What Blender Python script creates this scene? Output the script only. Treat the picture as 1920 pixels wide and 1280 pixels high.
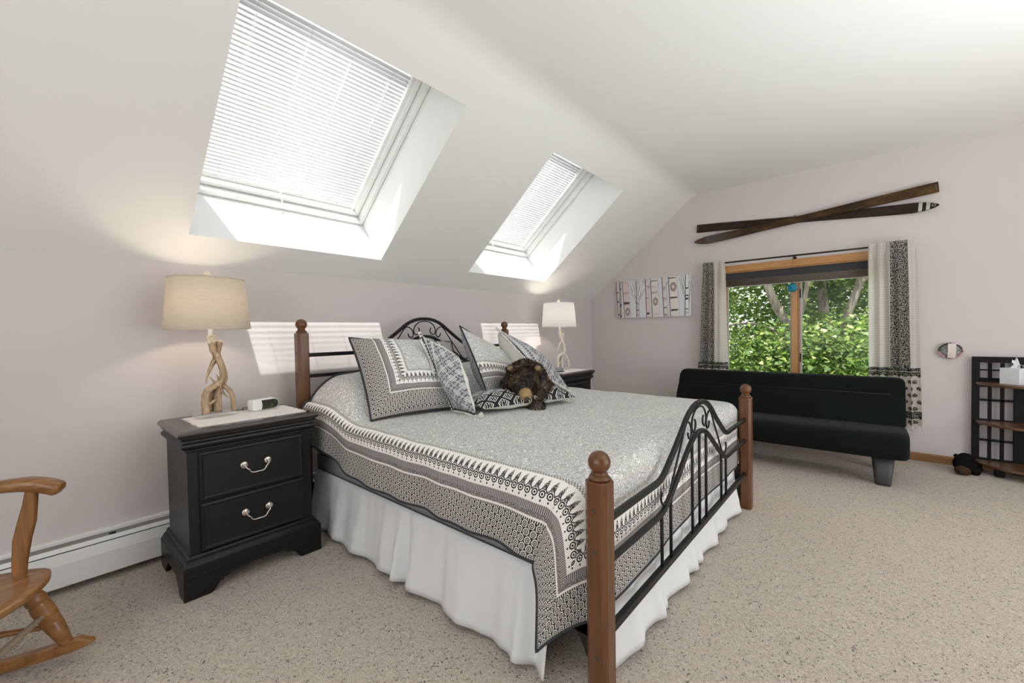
import bpy, bmesh, math, random
import numpy as np
from mathutils import Vector, Matrix, Euler, noise
PI = math.pi
rnd = random.Random(7)
for o in list(bpy.data.objects): bpy.data.objects.remove(o)
SC = bpy.context.scene
COL = SC.collection

# ------------------------------------------------------------------ camera
cam_d = bpy.data.cameras.new('camera'); cam = bpy.data.objects.new('camera', cam_d); COL.objects.link(cam)
cam_d.sensor_width = 36; cam_d.sensor_fit = 'HORIZONTAL'; cam_d.lens = 14.657; cam_d.clip_start = .05; cam_d.clip_end = 300
def cam_axes(yaw=.7147917, pitch=-.02297365, roll=-.01758073):
    f = Vector((math.cos(yaw)*math.cos(pitch), math.sin(yaw)*math.cos(pitch), math.sin(pitch)))
    r = f.cross(Vector((0, 0, 1))).normalized(); u = r.cross(f)
    c, s = math.cos(roll), math.sin(roll)
    return f, r*c+u*s, u*c-r*s
_f, _r, _u = cam_axes()
cam.matrix_world = Matrix(((_r.x, _u.x, -_f.x, -5.2247), (_r.y, _u.y, -_f.y, -3.0293), (_r.z, _u.z, -_f.z, 1.225), (0, 0, 0, 1)))
SC.camera = cam

# ------------------------------------------------------------------ world, sun, daylight, exposure
SC.view_settings.view_transform = 'Standard'; SC.view_settings.look = 'None'
SC.view_settings.gamma = 1.0; SC.view_settings.use_curve_mapping = False
SC.view_settings.exposure = 0.22
W = bpy.data.worlds.new('sky'); SC.world = W; W.use_nodes = True
wn = W.node_tree; wn.nodes.clear()
_o = wn.nodes.new('ShaderNodeOutputWorld'); _b = wn.nodes.new('ShaderNodeBackground')
_tc = wn.nodes.new('ShaderNodeTexCoord'); _sx = wn.nodes.new('ShaderNodeSeparateXYZ'); _cr = wn.nodes.new('ShaderNodeValToRGB')
wn.links.new(_tc.outputs['Generated'], _sx.inputs[0]); wn.links.new(_sx.outputs[2], _cr.inputs[0]); wn.links.new(_cr.outputs[0], _b.inputs[0]); wn.links.new(_b.outputs[0], _o.inputs[0])
_cr.color_ramp.elements[0].position = 0; _cr.color_ramp.elements[0].color = (1, 1, 1, 1)
_cr.color_ramp.elements[1].position = 1; _cr.color_ramp.elements[1].color = (.80, .90, 1, 1)
_b.inputs[1].default_value = 1.5

def light(name, kind, loc, energy, color=(1, 1, 1), rot=None, target=None, **kw):
    d = bpy.data.lights.new(name, kind); o = bpy.data.objects.new(name, d); COL.objects.link(o)
    d.energy = energy; d.color = color; o.location = loc
    if target is not None: o.rotation_euler = (Vector(target)-Vector(loc)).to_track_quat('-Z', 'Y').to_euler()
    if rot is not None: o.rotation_euler = rot
    for k, v in kw.items(): setattr(d, k, v)
    return o
SUN_DIR = Vector((.075, .168, -.477)).normalized()          # measured from the patches on the knee wall
light('sun', 'SUN', (0, -2, 8), 11.0, (1, .97, .93), target=Vector((0, -2, 8))+SUN_DIR, angle=math.radians(.45))
# daylight through the unseen right window; the back-wall lamp is added fill
light('daylight_right_window', 'AREA', (-2.7, -5.80, 1.1), 27, (.95, .98, 1), target=(-3.0, -3.5, .3), shape='RECTANGLE', size=3.0, size_y=1.9)
light('added_back_fill', 'AREA', (-6.68, -2.6, 1.3), 14, (.95, .98, 1), target=(0, -2.6, 1.4), shape='RECTANGLE', size=2.4, size_y=1.6)

light('added_ceiling_fill', 'AREA', (-3.6, -5.2, .30), 54, (.93, .97, 1), target=(-3.2, -4.6, 2.9), shape='DISK', size=1.6, spread=math.radians(112))  # added fill lamp, out of view, aimed up to brighten the flat ceiling

# ------------------------------------------------------------------ shader mini language
class V:
    def __init__(s, b, k): s.b = b; s.k = k
    def _m(s, op, *a): return s.b.math(op, s, *a)
    def __add__(s, o): return s._m('ADD', o)
    __radd__ = __add__
    def __mul__(s, o): return s._m('MULTIPLY', o)
    __rmul__ = __mul__
    def __sub__(s, o): return s._m('SUBTRACT', o)
    def __rsub__(s, o): return s.b.math('SUBTRACT', o, s)
    def __truediv__(s, o): return s._m('DIVIDE', o)
    def __lt__(s, o): return s._m('LESS_THAN', o)
    def __gt__(s, o): return s._m('GREATER_THAN', o)
    def abs(s): return s._m('ABSOLUTE')
    def sin(s): return s._m('SINE')
    def frac(s): return s._m('FRACT')
    def floor(s): return s._m('FLOOR')
    def min(s, o): return s._m('MINIMUM', o)
    def max(s, o): return s._m('MAXIMUM', o)
    def sqrt(s): return s._m('SQRT')
    def inv(s): return 1.0 - s
class B:
    def __init__(s, name):
        s.m = bpy.data.materials.new(name); s.m.use_nodes = True; s.nt = s.m.node_tree; s.nt.nodes.clear()
        s.out = s.n('ShaderNodeOutputMaterial')
    def n(s, t): return s.nt.nodes.new(t)
    def put(s, sock, v):
        if isinstance(v, V): s.nt.links.new(v.k, sock)
        elif hasattr(v, 'node') and hasattr(v, 'is_output'): s.nt.links.new(v, sock)
        elif isinstance(v, (int, float)) and sock.type in ('RGBA', 'VECTOR'): sock.default_value = (v, v, v, 1) if sock.type == 'RGBA' else (v, v, v)
        elif isinstance(v, (tuple, list)) and sock.type == 'RGBA' and len(v) == 3: sock.default_value = (*v, 1)
        else: sock.default_value = v
    def math(s, op, *a):
        n = s.n('ShaderNodeMath'); n.operation = op
        for i, x in enumerate(a): s.put(n.inputs[i], x)
        return V(s, n.outputs[0])
    def uv(s):
        n = s.n('ShaderNodeUVMap'); x = s.n('ShaderNodeSeparateXYZ'); s.nt.links.new(n.outputs[0], x.inputs[0])
        return V(s, x.outputs[0]), V(s, x.outputs[1])
    def obj(s):
        n = s.n('ShaderNodeTexCoord'); x = s.n('ShaderNodeSeparateXYZ'); s.nt.links.new(n.outputs['Object'], x.inputs[0])
        return V(s, x.outputs[0]), V(s, x.outputs[1]), V(s, x.outputs[2])
    def vec(s, x, y, z=0.0):
        n = s.n('ShaderNodeCombineXYZ')
        for i, v in enumerate((x, y, z)): s.put(n.inputs[i], v)
        return n.outputs[0]
    def ovec(s, sx=1, sy=1, sz=1):
        x, y, z = s.obj(); return s.vec(x*sx, y*sy, z*sz)
    def noise(s, vec, scale, detail=2, rough=.5, dist=0.0, color=False):
        n = s.n('ShaderNodeTexNoise'); s.nt.links.new(vec, n.inputs['Vector'])
        n.inputs['Scale'].default_value = scale; n.inputs['Detail'].default_value = detail; n.inputs['Roughness'].default_value = rough; n.inputs['Distortion'].default_value = dist
        return n.outputs['Color'] if color else V(s, n.outputs['Fac'] if 'Fac' in n.outputs else n.outputs[0])
    def voro(s, vec, scale, feature='F1', out='Distance', rand=1.0):
        n = s.n('ShaderNodeTexVoronoi'); n.feature = feature; s.nt.links.new(vec, n.inputs['Vector'])
        n.inputs['Scale'].default_value = scale; n.inputs['Randomness'].default_value = rand
        return V(s, n.outputs[out]) if out == 'Distance' else n.outputs[out]
    def mix(s, f, a, b):
        n = s.n('ShaderNodeMix'); n.data_type = 'RGBA'; s.put(n.inputs[0], f); s.put(n.inputs[6], a); s.put(n.inputs[7], b)
        return n.outputs[2]
    def ramp(s, v, lo, hi):
        n = s.n('ShaderNodeMapRange'); s.put(n.inputs[0], v); n.inputs[1].default_value = lo; n.inputs[2].default_value = hi
        n.clamp = True; return V(s, n.outputs[0])
    def bump(s, h, strength=.3, dist=.01):
        n = s.n('ShaderNodeBump'); s.put(n.inputs['Height'], h); n.inputs['Strength'].default_value = strength; n.inputs['Distance'].default_value = dist
        return n.outputs[0]
    def bsdf(s, color, rough=.5, metal=0, spec=.5, normal=None, sheen=0, trans=0, ior=1.5, coat=0, emit=None, es=0):
        n = s.n('ShaderNodeBsdfPrincipled'); s.put(n.inputs['Base Color'], color); s.put(n.inputs['Roughness'], rough)
        n.inputs['Metallic'].default_value = metal; n.inputs['Specular IOR Level'].default_value = spec; n.inputs['IOR'].default_value = ior
        n.inputs['Sheen Weight'].default_value = sheen; n.inputs['Transmission Weight'].default_value = trans; n.inputs['Coat Weight'].default_value = coat
        n.inputs['Coat Roughness'].default_value = .12
        if normal is not None: s.nt.links.new(normal, n.inputs['Normal'])
        if emit is not None: s.put(n.inputs['Emission Color'], emit); n.inputs['Emission Strength'].default_value = es
        return n.outputs[0]
    def transl(s, color, normal=None):
        n = s.n('ShaderNodeBsdfTranslucent'); s.put(n.inputs[0], color); return n.outputs[0]
    def transp(s, color=(1, 1, 1)):
        n = s.n('ShaderNodeBsdfTransparent'); s.put(n.inputs[0], color); return n.outputs[0]
    def mixsh(s, f, a, b):
        n = s.n('ShaderNodeMixShader'); s.put(n.inputs[0], f); s.nt.links.new(a, n.inputs[1]); s.nt.links.new(b, n.inputs[2]); return n.outputs[0]
    def done(s, sh): s.nt.links.new(sh, s.out.inputs[0]); return s.m
def simple(name, color, rough=.5, metal=0, spec=.5, nz=0, nscale=30, **kw):
    b = B(name)
    c = color
    nrm = None
    if nz:
        f = b.noise(b.ovec(), nscale, 3)
        c = b.mix(f, tuple(x*(1-nz) for x in color), tuple(min(1, x*(1+nz)) for x in color))
    return b.done(b.bsdf(c, rough, metal, spec, nrm, **kw))
def wood(name, c1, c2, axis=0, rough=.35, scale=14, coat=.3):
    b = B(name); sc = [1, 1, 1]; sc[axis] = .08
    v = b.ovec(*sc); f = b.noise(v, scale*2.2, 5, .6, 1.2); g = b.noise(v, scale*9, 2)
    col = b.mix(b.ramp(f*.75+g*.25, .3, .7), c1, c2)
    return b.done(b.bsdf(col, rough, spec=.35, coat=coat*.5, normal=b.bump(g, .08, .003)))

# ------------------------------------------------------------------ geometry helpers
class MB:
    def __init__(s): s.v = []; s.f = []; s.mi = []; s.uvs = None; s.sm = []
    def add(s, vs, fs, mi=0, smooth=False):
        o = len(s.v); s.v += [tuple(p) for p in vs]
        for f in fs: s.f.append(tuple(o+i for i in f)); s.mi.append(mi); s.sm.append(smooth)
        return s
    def box(s, a, b, mi=0):
        (x0, y0, z0), (x1, y1, z1) = [min(p, q) for p, q in zip(a, b)], [max(p, q) for p, q in zip(a, b)]
        return s.add([(x0,y0,z0),(x1,y0,z0),(x1,y1,z0),(x0,y1,z0),(x0,y0,z1),(x1,y0,z1),(x1,y1,z1),(x0,y1,z1)],
                     [(0,3,2,1),(4,5,6,7),(0,1,5,4),(1,2,6,5),(2,3,7,6),(3,0,4,7)], mi)
    def rings(s, rings, mi=0, smooth=False, caps=True, closed=True):
        n = len(rings[0]); vs = [p for r in rings for p in r]; fs = []
        for k in range(len(rings)-1):
            for i in range(n if closed else n-1):
                j = (i+1) % n; fs.append((k*n+i, k*n+j, (k+1)*n+j, (k+1)*n+i))
        if caps and closed: fs.append(tuple(range(n))[::-1]); fs.append(tuple(range((len(rings)-1)*n, len(rings)*n)))
        return s.add(vs, fs, mi, smooth)
    def lathe(s, prof, c=(0, 0, 0), seg=24, mi=0, smooth=True, M=None):
        rr = []
        for r, z in prof:
            ring = [(c[0]+r*math.cos(2*PI*i/seg), c[1]+r*math.sin(2*PI*i/seg), c[2]+z) for i in range(seg)]
            rr.append([tuple(M @ Vector(p)) for p in ring] if M else ring)
        return s.rings(rr, mi, smooth)
    def sphere(s, c, r, seg=12, mi=0, sx=1, sy=1, sz=1):
        k = seg//2
        return s.lathe_sc([(r*math.sin(PI*i/k) if 0 < i < k else r*.02, -r*math.cos(PI*i/k)) for i in range(k+1)], c, seg, mi, sx, sy, sz)
    def lathe_sc(s, prof, c, seg, mi, sx, sy, sz):
        rr = [[(c[0]+sx*r*math.cos(2*PI*i/seg), c[1]+sy*r*math.sin(2*PI*i/seg), c[2]+sz*z) for i in range(seg)] for r, z in prof]
        return s.rings(rr, mi, True)
    def tube(s, pts, rad, seg=8, mi=0, smooth=True, caps=True, up=None):
        P = [Vector(p) for p in pts]; n = len(P)
        R = rad if isinstance(rad, (list, tuple)) else [rad]*n
        rr = []; N = None
        for i in range(n):
            t = (P[min(i+1, n-1)]-P[max(i-1, 0)]).normalized()
            if N is None:
                a = Vector((0, 0, 1)) if abs(t.z) < .9 else Vector((1, 0, 0)); N = a.cross(t).normalized()
            else:
                N = (N - t*N.dot(t)).normalized()
            Bn = t.cross(N)
            rr.append([tuple(P[i]+R[i]*(math.cos(2*PI*j/seg)*N+math.sin(2*PI*j/seg)*Bn)) for j in range(seg)])
        return s.rings(rr, mi, smooth, caps)
    def bar(s, pts, wy, h, mi=0, plane='xz'):
        # rectangular bar swept along a path in the xz plane, thickness wy along y, height h in the plane
        P = [Vector(p) for p in pts]; n = len(P); rr = []
        for i in range(n):
            t = (P[min(i+1, n-1)]-P[max(i-1, 0)]).normalized(); nn = Vector((-t.z, 0, t.x)); yv = Vector((0, 1, 0))
            c = [(1, 1), (-1, 1), (-1, -1), (1, -1)]
            b = .22
            prof = [(h/2, wy/2*(1-2*b)), (h/2*(1-2*b), wy/2), (-h/2*(1-2*b), wy/2), (-h/2, wy/2*(1-2*b)), (-h/2, -wy/2*(1-2*b)), (-h/2*(1-2*b), -wy/2), (h/2*(1-2*b), -wy/2), (h/2, -wy/2*(1-2*b))]
            rr.append([tuple(P[i]+nn*a+yv*d) for a, d in prof])
        return s.rings(rr, mi, False)
    def prism(s, poly, axis, a, b, mi=0):
        # polygon in the plane normal to axis, extruded a..b
        def mk(p, t):
            l = list(p); l.insert(axis, t); return tuple(l)
        n = len(poly); vs = [mk(p, a) for p in poly]+[mk(p, b) for p in poly]
        fs = [tuple(range(n)), tuple(range(2*n-1, n-1, -1))]+[(i, i+n, (i+1) % n+n, (i+1) % n) for i in range(n)]
        return s.add(vs, fs, mi)
    def grid(s, fn, nu, nv, mi=0, uvfn=None, smooth=True):
        o = len(s.v); vs = [fn(i/nu, j/nv) for j in range(nv+1) for i in range(nu+1)]
        fs = [(j*(nu+1)+i, j*(nu+1)+i+1, (j+1)*(nu+1)+i+1, (j+1)*(nu+1)+i) for j in range(nv) for i in range(nu)]
        s.add(vs, fs, mi, smooth)
        if uvfn:
            if s.uvs is None: s.uvs = {}
            for j in range(nv+1):
                for i in range(nu+1): s.uvs[o+j*(nu+1)+i] = uvfn(i/nu, j/nv)
        return s
    def build(s, name, mats, parent=None, loc=None, bevel=0, bseg=2, fix=True, solid=0):
        me = bpy.data.meshes.new(name); me.from_pydata(s.v, [], s.f)
        if not isinstance(mats, (list, tuple)): mats = [mats]
        for m in mats: me.materials.append(m)
        me.polygons.foreach_set('material_index', s.mi); me.polygons.foreach_set('use_smooth', s.sm)
        if s.uvs is not None:
            uv = me.uv_layers.new(name='UVMap')
            for l in me.loops: uv.data[l.index].uv = s.uvs.get(l.vertex_index, (0, 0))
        if fix:
            bm = bmesh.new(); bm.from_mesh(me); bmesh.ops.recalc_face_normals(bm, faces=bm.faces)
            if bevel:
                es = [e for e in bm.edges if len(e.link_faces) == 2 and e.calc_face_angle(0) > .5]
                bmesh.ops.bevel(bm, geom=es, offset=bevel, segments=bseg, profile=.5, affect='EDGES', clamp_overlap=True)
            bm.to_mesh(me); bm.free()
        me.update()
        return link(name, me, parent, loc, solid)
def link(name, me, parent=None, loc=None, solid=0):
    o = bpy.data.objects.new(name, me); COL.objects.link(o)
    if parent is not None:
        o.parent = parent
        o.matrix_parent_inverse = Matrix.Translation(-Vector(parent.location)) if parent.get('wpi') else Matrix()
    if loc is not None: o.location = loc
    if solid:
        md = o.modifiers.new('thickness', 'SOLIDIFY'); md.thickness = solid; md.offset = -1
    return o
def thing(name, label, cat, loc=(0, 0, 0), group=None):
    o = bpy.data.objects.new(name, None); COL.objects.link(o); o.location = loc; o.empty_display_size = .05
    o['label'] = label; o['category'] = cat; o['wpi'] = 1      # children are modelled in world coordinates
    if group: o['group'] = group
    return o
def tag(o, label, cat, group=None):
    o['label'] = label; o['category'] = cat
    if group: o['group'] = group
    return o
def struct(o): o['kind'] = 'structure'; return o
def structE(name, loc=(0, 0, 0)):
    o = bpy.data.objects.new(name, None); COL.objects.link(o); o.location = loc; o['kind'] = 'structure'; o['wpi'] = 1; return o
def copy_tree(o, parent=None):
    c = o.copy(); COL.objects.link(c)
    if parent is not None: c.parent = parent
    for ch in list(o.children): copy_tree(ch, c)
    return c
def spline(pts, n=6, closed=False):
    P = [Vector(p) for p in pts]; out = []; m = len(P)
    for i in range(m-1 if not closed else m):
        p0 = P[(i-1) % m] if (closed or i > 0) else P[0]*2-P[1]
        p1, p2 = P[i], P[(i+1) % m]
        p3 = P[(i+2) % m] if (closed or i+2 < m) else P[-1]*2-P[-2]
        for k in range(n):
            t = k/n
            out.append(.5*((2*p1)+(p2-p0)*t+(2*p0-5*p1+4*p2-p3)*t*t+(3*p1-p0-3*p2+p3)*t**3))
    if not closed: out.append(P[-1])
    return out
def lerp(a, b, t): return a+(b-a)*t
def sstep(a, b, x):
    t = max(0., min(1., (x-a)/(b-a))); return t*t*(3-2*t)

# ------------------------------------------------------------------ materials
M = {}
def paint(name, c):
    b = B(name); n = b.noise(b.ovec(), 260, 2)
    return b.done(b.bsdf(c, .75, spec=.25, normal=b.bump(n, .05, .002)))
M['wall'] = paint('mauve_wall_paint', (.64, .592, .588)); M['ceil'] = paint('white_ceiling_paint', (.80, .80, .785)); M['reveal'] = paint('white_reveal_paint', (.86, .86, .85))
def carpet():
    b = B('beige_frieze_carpet'); v = b.ovec()
    x, y, z = b.obj()
    n1 = b.noise(v, 1.3, 3); n2 = b.noise(v, 170, 3, .7); n3 = b.noise(v, 60, 2); n4 = b.noise(b.vec(x, y*.8, 3.0), 80, 3, .7, .8)
    wv = b.vec(x+(n3-.5)*.03, y*.8+(n4-.5)*.02, 0)
    d = b.voro(wv, 165); cc = b.voro(wv, 165, out='Color')
    sp = b.n('ShaderNodeSeparateColor'); b.nt.links.new(cc, sp.inputs[0]); rr = V(b, sp.outputs[0]); gg = V(b, sp.outputs[1])
    base = b.mix(b.ramp(n2*.55+n4*.45, .36, .62), (.50, .395, .31), (.94, .83, .715))
    base = b.mix(b.ramp(n1, .35, .65)*.3, base, (.80, .665, .55))
    fl = (rr > .875)*(d < .52)
    col = b.mix(fl*b.ramp(n4, .3, .5)*.85, base, (.085, .068, .055))
    fl2 = (gg > .70)*(d < .45)
    col = b.mix(fl2*.5, col, (.84, .77, .69))
    h = n2*.6+n4*.7+d*.4
    return b.done(b.bsdf(col, .95, spec=.06, normal=b.bump(h, 1.0, .014), sheen=.15))
M['carpet'] = carpet()
M['white'] = simple('white_enamel', (.80, .80, .79), .35); M['white_plastic'] = simple('white_plastic', (.82, .82, .80), .4)
M['slot'] = simple('grey_metal_damper', (.22, .21, .20), .5); M['dark'] = simple('dark_gap', (.02, .02, .02), .8)
M['oak'] = wood('orange_oak_trim', (.36, .17, .055), (.60, .32, .11), 2, .3); M['oak_h'] = wood('orange_oak_trim_horizontal', (.36, .17, .055), (.60, .32, .11), 1, .3)
M['oakbase'] = wood('oak_baseboard', (.24, .11, .04), (.38, .20, .08), 1, .35)
M['screen'] = simple('grey_screen_frame', (.42, .41, .39), .5)
def pane(name='window_glass', refl=.012):
    b = B(name); g = b.n('ShaderNodeBsdfGlossy'); g.inputs['Roughness'].default_value = .02
    return b.done(b.mixsh(refl, b.transp((.97, .98, .97)), g.outputs[0]))
M['pane'] = pane()
def slatmat():
    b = B('white_vinyl_slat'); return b.done(b.mixsh(.22, b.bsdf((.90, .90, .90), .35), b.transl((.92, .92, .92))))
M['slat'] = slatmat()
M['ext'] = simple('exterior_siding', (.5, .5, .48), .8)

# ------------------------------------------------------------------ the room
ZK, YC, ZC = 1.6552, -1.3985, 2.8130
XB, YR = -6.8, -5.9                                          # unseen back wall and right wall
LS = math.hypot(YC, ZC-ZK); ES = Vector((0, YC/LS, (ZC-ZK)/LS)); EN = Vector((0, ES.z, -ES.y))
def SL(x, s, n=0.0):
    p = Vector((x, 0, ZK))+ES*s+EN*n; return (p.x, p.y, p.z)
m = MB(); m.box((XB-.2, YR-.2, -.2), (.2, .15, 0)); struct(m.build('floor', M['carpet']))
m = MB(); m.box((XB, 0, 0), (.15, .15, ZK+.3)); struct(m.build('wall_left', M['wall']))
SKY = [(-4.638, -3.447), (-2.530, -1.332)]; S0, S1 = .2185, 1.4945; DEPTH = .60
def opening_sheet(xs, ss, holes, fn):
    m = MB()
    for i in range(len(xs)-1):
        for j in range(len(ss)-1):
            if (i, j) in holes: continue
            m.add([fn(xs[i], ss[j]), fn(xs[i+1], ss[j]), fn(xs[i+1], ss[j+1]), fn(xs[i], ss[j+1])], [(0, 1, 2, 3)])
    return m
FT = .09                                                      # rounded drywall crease between slope and flat ceiling
xs = [XB, SKY[0][0], SKY[0][1], SKY[1][0], SKY[1][1], .1]; ss = [-.02, S0, S1, LS-FT]
sl = opening_sheet(xs, ss, {(1, 1), (3, 1)}, lambda x, s: SL(x, s, 0))
struct(sl.build('ceiling_slope', M['ceil'], fix=False))
for (x0, x1) in SKY:
    m = MB()
    c0 = [(x0, S0), (x1, S0), (x1, S1), (x0, S1)]
    m.rings([[SL(x, s, 0) for x, s in c0], [SL(x, s, DEPTH) for x, s in c0]], caps=False)
    struct(m.build('trim_1' if x0 < -4 else 'trim_2', M['reveal'], fix=False))
m = MB()
cr = []
a0 = math.atan2(ES.z, -ES.y); R_ = FT/math.tan((PI-a0)/2) if False else FT/math.tan(a0/2)
st = Vector(SL(0, LS-FT)); 
for k in range(13):
    a = a0*k/12
    # arc tangent to the slope at the start and to the flat ceiling at the end
    dy = -R_*(math.sin(a0)-math.sin(a0-a)); dz = R_*(math.cos(a0-a)-math.cos(a0))
    cr.append((st.y+dy, st.z+dz))
cr.append((YR-.1, ZC))
for k in range(len(cr)-1):
    (ya, za), (yb, zb) = cr[k], cr[k+1]
    m.add([(XB, ya, za), (.1, ya, za), (.1, yb, zb), (XB, yb, zb)], [(0, 1, 2, 3)], 0, k < 12)
struct(m.build('ceiling', M['ceil'], fix=False))
# window wall with its opening (x = 0)
WY0, WY1, WZ0, WZ1 = -1.730, -3.065, .64, 1.862
m = MB()
yz = [(.15, 0), (YR-.15, 0)]
def wq(y0, z0, y1, z1): m.box((0, y0, z0), (.16, y1, z1))
wq(.15, 0, YR-.15, WZ0); wq(.15, WZ0, WY0, WZ1); wq(WY1, WZ0, YR-.15, WZ1); wq(.15, WZ1, YR-.15, ZC+.15)
struct(m.build('wall_front', M['wall'], fix=False))
# unseen right wall with its wide window; back wall's opening is added to let light in
m = MB(); m.box((XB, YR, 2.15), (.15, YR+.1, ZC+.1)); m.box((XB, YR, 0), (-4.4, YR+.1, 2.15)); m.box((-1.4, YR, 0), (.15, YR+.1, 2.15))
struct(m.build('wall_right', M['wall'], fix=False))
m = MB(); m.box((XB-.1, YR, 0), (XB, .15, .65)); m.box((XB-.1, YR, 2.35), (XB, .15, ZC+.1)); m.box((XB-.1, YR, .65), (XB, -3.9, 2.35)); m.box((XB-.1, -1.3, .65), (XB, .15, 2.35))
struct(m.build('wall_back', M['wall'], fix=False))
# oak baseboard along the window wall
m = MB(); m.prism([(0, 0), (-.014, 0), (-.014, .062), (-.006, .072), (0, .072)], 1, -.02, YR); o = m.build('baseboard_front', M['oakbase']); struct(o)

# ------------------------------------------------------------------ skylights with venetian blinds
SUNP = Vector((0, -SUN_DIR.y, -SUN_DIR.z)).normalized()
slat_me = None
for wi, (x0, x1) in enumerate(SKY):
    w = structE('window_%d' % (wi+2), SL((x0+x1)/2, (S0+S1)/2, .5))
    def ring(n0, n1, ins, wd):
        m = MB(); a, b, c, d = x0+ins, x1-ins, S0+ins, S1-ins
        P = [(a, c), (b, c), (b, d), (a, d)]; Q = [(a+wd, c+wd), (b-wd, c+wd), (b-wd, d-wd), (a+wd, d-wd)]
        rr = [[SL(x, s, n0+.006) for x, s in P], [SL(x, s, n0) for x, s in [(p[0]+(.006 if p[0] < (a+b)/2 else -.006), p[1]+(.006 if p[1] < (c+d)/2 else -.006)) for p in P]], [SL(x, s, n0) for x, s in Q], [SL(x, s, n1) for x, s in Q], [SL(x, s, n1) for x, s in P]]
        return m.rings(rr, caps=False)
    f = ring(.40, .60, .001, .032).build('outer_frame', M['white'], w)
    f2 = ring(.455, .60, .034, .03).build('sash', M['white'], w)
    m = MB(); m.add([SL(x0+.03, S0+.03, .575), SL(x1-.03, S0+.03, .575), SL(x1-.03, S1-.03, .575), SL(x0+.03, S1-.03, .575)], [(0, 1, 2, 3)])
    m.build('pane', M['pane'], w, fix=False)
    bl = thing('venetian_blind', ['white slatted blind in the large skylight above the tan lamp', 'white slatted blind in the farther skylight near the window wall'][wi], 'blind', SL((x0+x1)/2, (S0+S1)/2, .5), 'skylight blinds')
    bx0, bx1, b0, b1 = x0+.085, x1-.085, S0+.075, S1-.075
    if slat_me is None:
        L = bx1-bx0; m = MB(); w2 = .0128
        cam_ = lambda q: .0030*(1-(q/w2)**2)
        qs = [w2*(-1+k/4) for k in range(9)]; prof = [(q, cam_(q)) for q in qs]+[(q, cam_(q)-.0005) for q in qs[::-1]]
        m.rings([[(x, p, q) for p, q in prof] for x in (-L/2, L/2)], smooth=True)
        slat_me = m
    npitch = .0252; k = 0
    s = b0+.02; first = None
    while s < b1-.055:
        ang = math.radians(99)
        if first is None:
            so = slat_me.build('slat', M['slat'], bl); first = so.data
        else: so = link('slat', first, bl)
        so.location = SL((bx0+bx1)/2, s, .515); so.rotation_euler = (ang, 0, 0); so.scale = ((bx1-bx0)/(SKY[0][1]-SKY[0][0]-.17), 1, 1)
        s += npitch
    m = MB(); m.rings([[SL(x, s_, n_) for s_, n_ in ((b1-.05, .497), (b1, .497), (b1, .535), (b1-.05, .535))] for x in (bx0-.005, bx1+.005)]); m.build('head_rail', M['white_plastic'], bl, bevel=.004)
    m = MB(); m.rings([[SL(x, s_, n_) for s_, n_ in ((b0-.012, .505), (b0+.008, .505), (b0+.008, .525), (b0-.012, .525))] for x in (bx0, bx1)]); m.build('bottom_rail', M['white_plastic'], bl, bevel=.003)
    for xx in (bx0-.012, bx1+.012):
        m = MB(); m.rings([[SL(x, s_, n_) for x, n_ in ((xx-.009, .492), (xx+.009, .492), (xx+.009, .54), (xx-.009, .54))] for s_ in (b0-.01, b1)]); m.build('side_channel', M['white_plastic'], bl)
    for fx in (.12, .38, .62, .88):
        xx = lerp(bx0, bx1, fx); m = MB(); m.tube([SL(xx, b0, .504), SL(xx, b1-.02, .504)], .0014, 5); m.build('ladder_cord', M['white_plastic'], bl)
    m = MB(); xm = (bx0+bx1)/2-.02; m.tube([SL(xm, S0+.085, .50), SL(xm, S0+.06, .445), SL(xm, S0+.045, .40)], .006, 8); m.sphere(SL(xm, S0+.04, .385), .012, 8); m.build('operator_handle', M['white_plastic'], w)

# ------------------------------------------------------------------ casement window in the window wall
w = structE('window_1', (.05, -2.41, WZ0))
def frame_box(m, x0, x1, y0, y1, z0, z1): m.box((x0, y0, z0), (x1, y1, z1))
def part(name, mat, parent, boxes, bevel=.003):
    m = MB()
    for a, b in boxes: m.box(a, b)
    return m.build(name, mat, parent, bevel=bevel)
part('head_casing', M['oak_h'], w, [((-.018, WY0+.07, WZ1-.004), (.0, WY1-.07, WZ1+.066))])
part('side_casing', M['oak'], w, [((-.018, WY0-.002, WZ0), (0, WY0+.068, WZ1-.004))]); part('side_casing', M['oak'], w, [((-.018, WY1+.002, WZ0), (0, WY1-.068, WZ1-.004))])
part('jamb', M['oak'], w, [((0, WY0, WZ0), (.13, WY0-.018, WZ1)), ((0, WY1, WZ0), (.13, WY1+.018, WZ1))]); part('head_jamb', M['oak_h'], w, [((0, WY0, WZ1-.018), (.13, WY1, WZ1))])
part('sill', M['oak_h'], w, [((-.05, WY0+.1, WZ0-.025), (.13, WY1-.1, WZ0))])
part('mullion', M['oak'], w, [((.02, -2.375, WZ0), (.10, -2.428, WZ1-.018))]); part('mullion_edge', M['oakbase'], w, [((.035, -2.428, WZ0), (.10, -2.447, WZ1-.018))])
for y0, y1 in ((WY0-.018, -2.375), (-2.447, WY1+.018)):
    s = part('sash', M['screen'], w, [((.05, y0, WZ0), (.075, y0-.016, WZ1-.018)), ((.05, y1+.016, WZ0), (.075, y1, WZ1-.018)), ((.05, y0-.016, WZ0), (.075, y1+.016, WZ0+.03)), ((.05, y0-.016, WZ1-.05), (.075, y1+.016, WZ1-.018))], 0)
    m = MB(); m.add([(.063, y0-.01, WZ0+.02), (.063, y1+.01, WZ0+.02), (.063, y1+.01, WZ1-.03), (.063, y0-.01, WZ1-.03)], [(0, 1, 2, 3)]); m.build('pane', M['pane'], s, fix=False)
for z in (.86, 1.53):
    m = MB(); m.box((.03, -2.447, z), (.052, -2.456, z+.09)); m.build('hinge', M['dark'], w)

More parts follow.
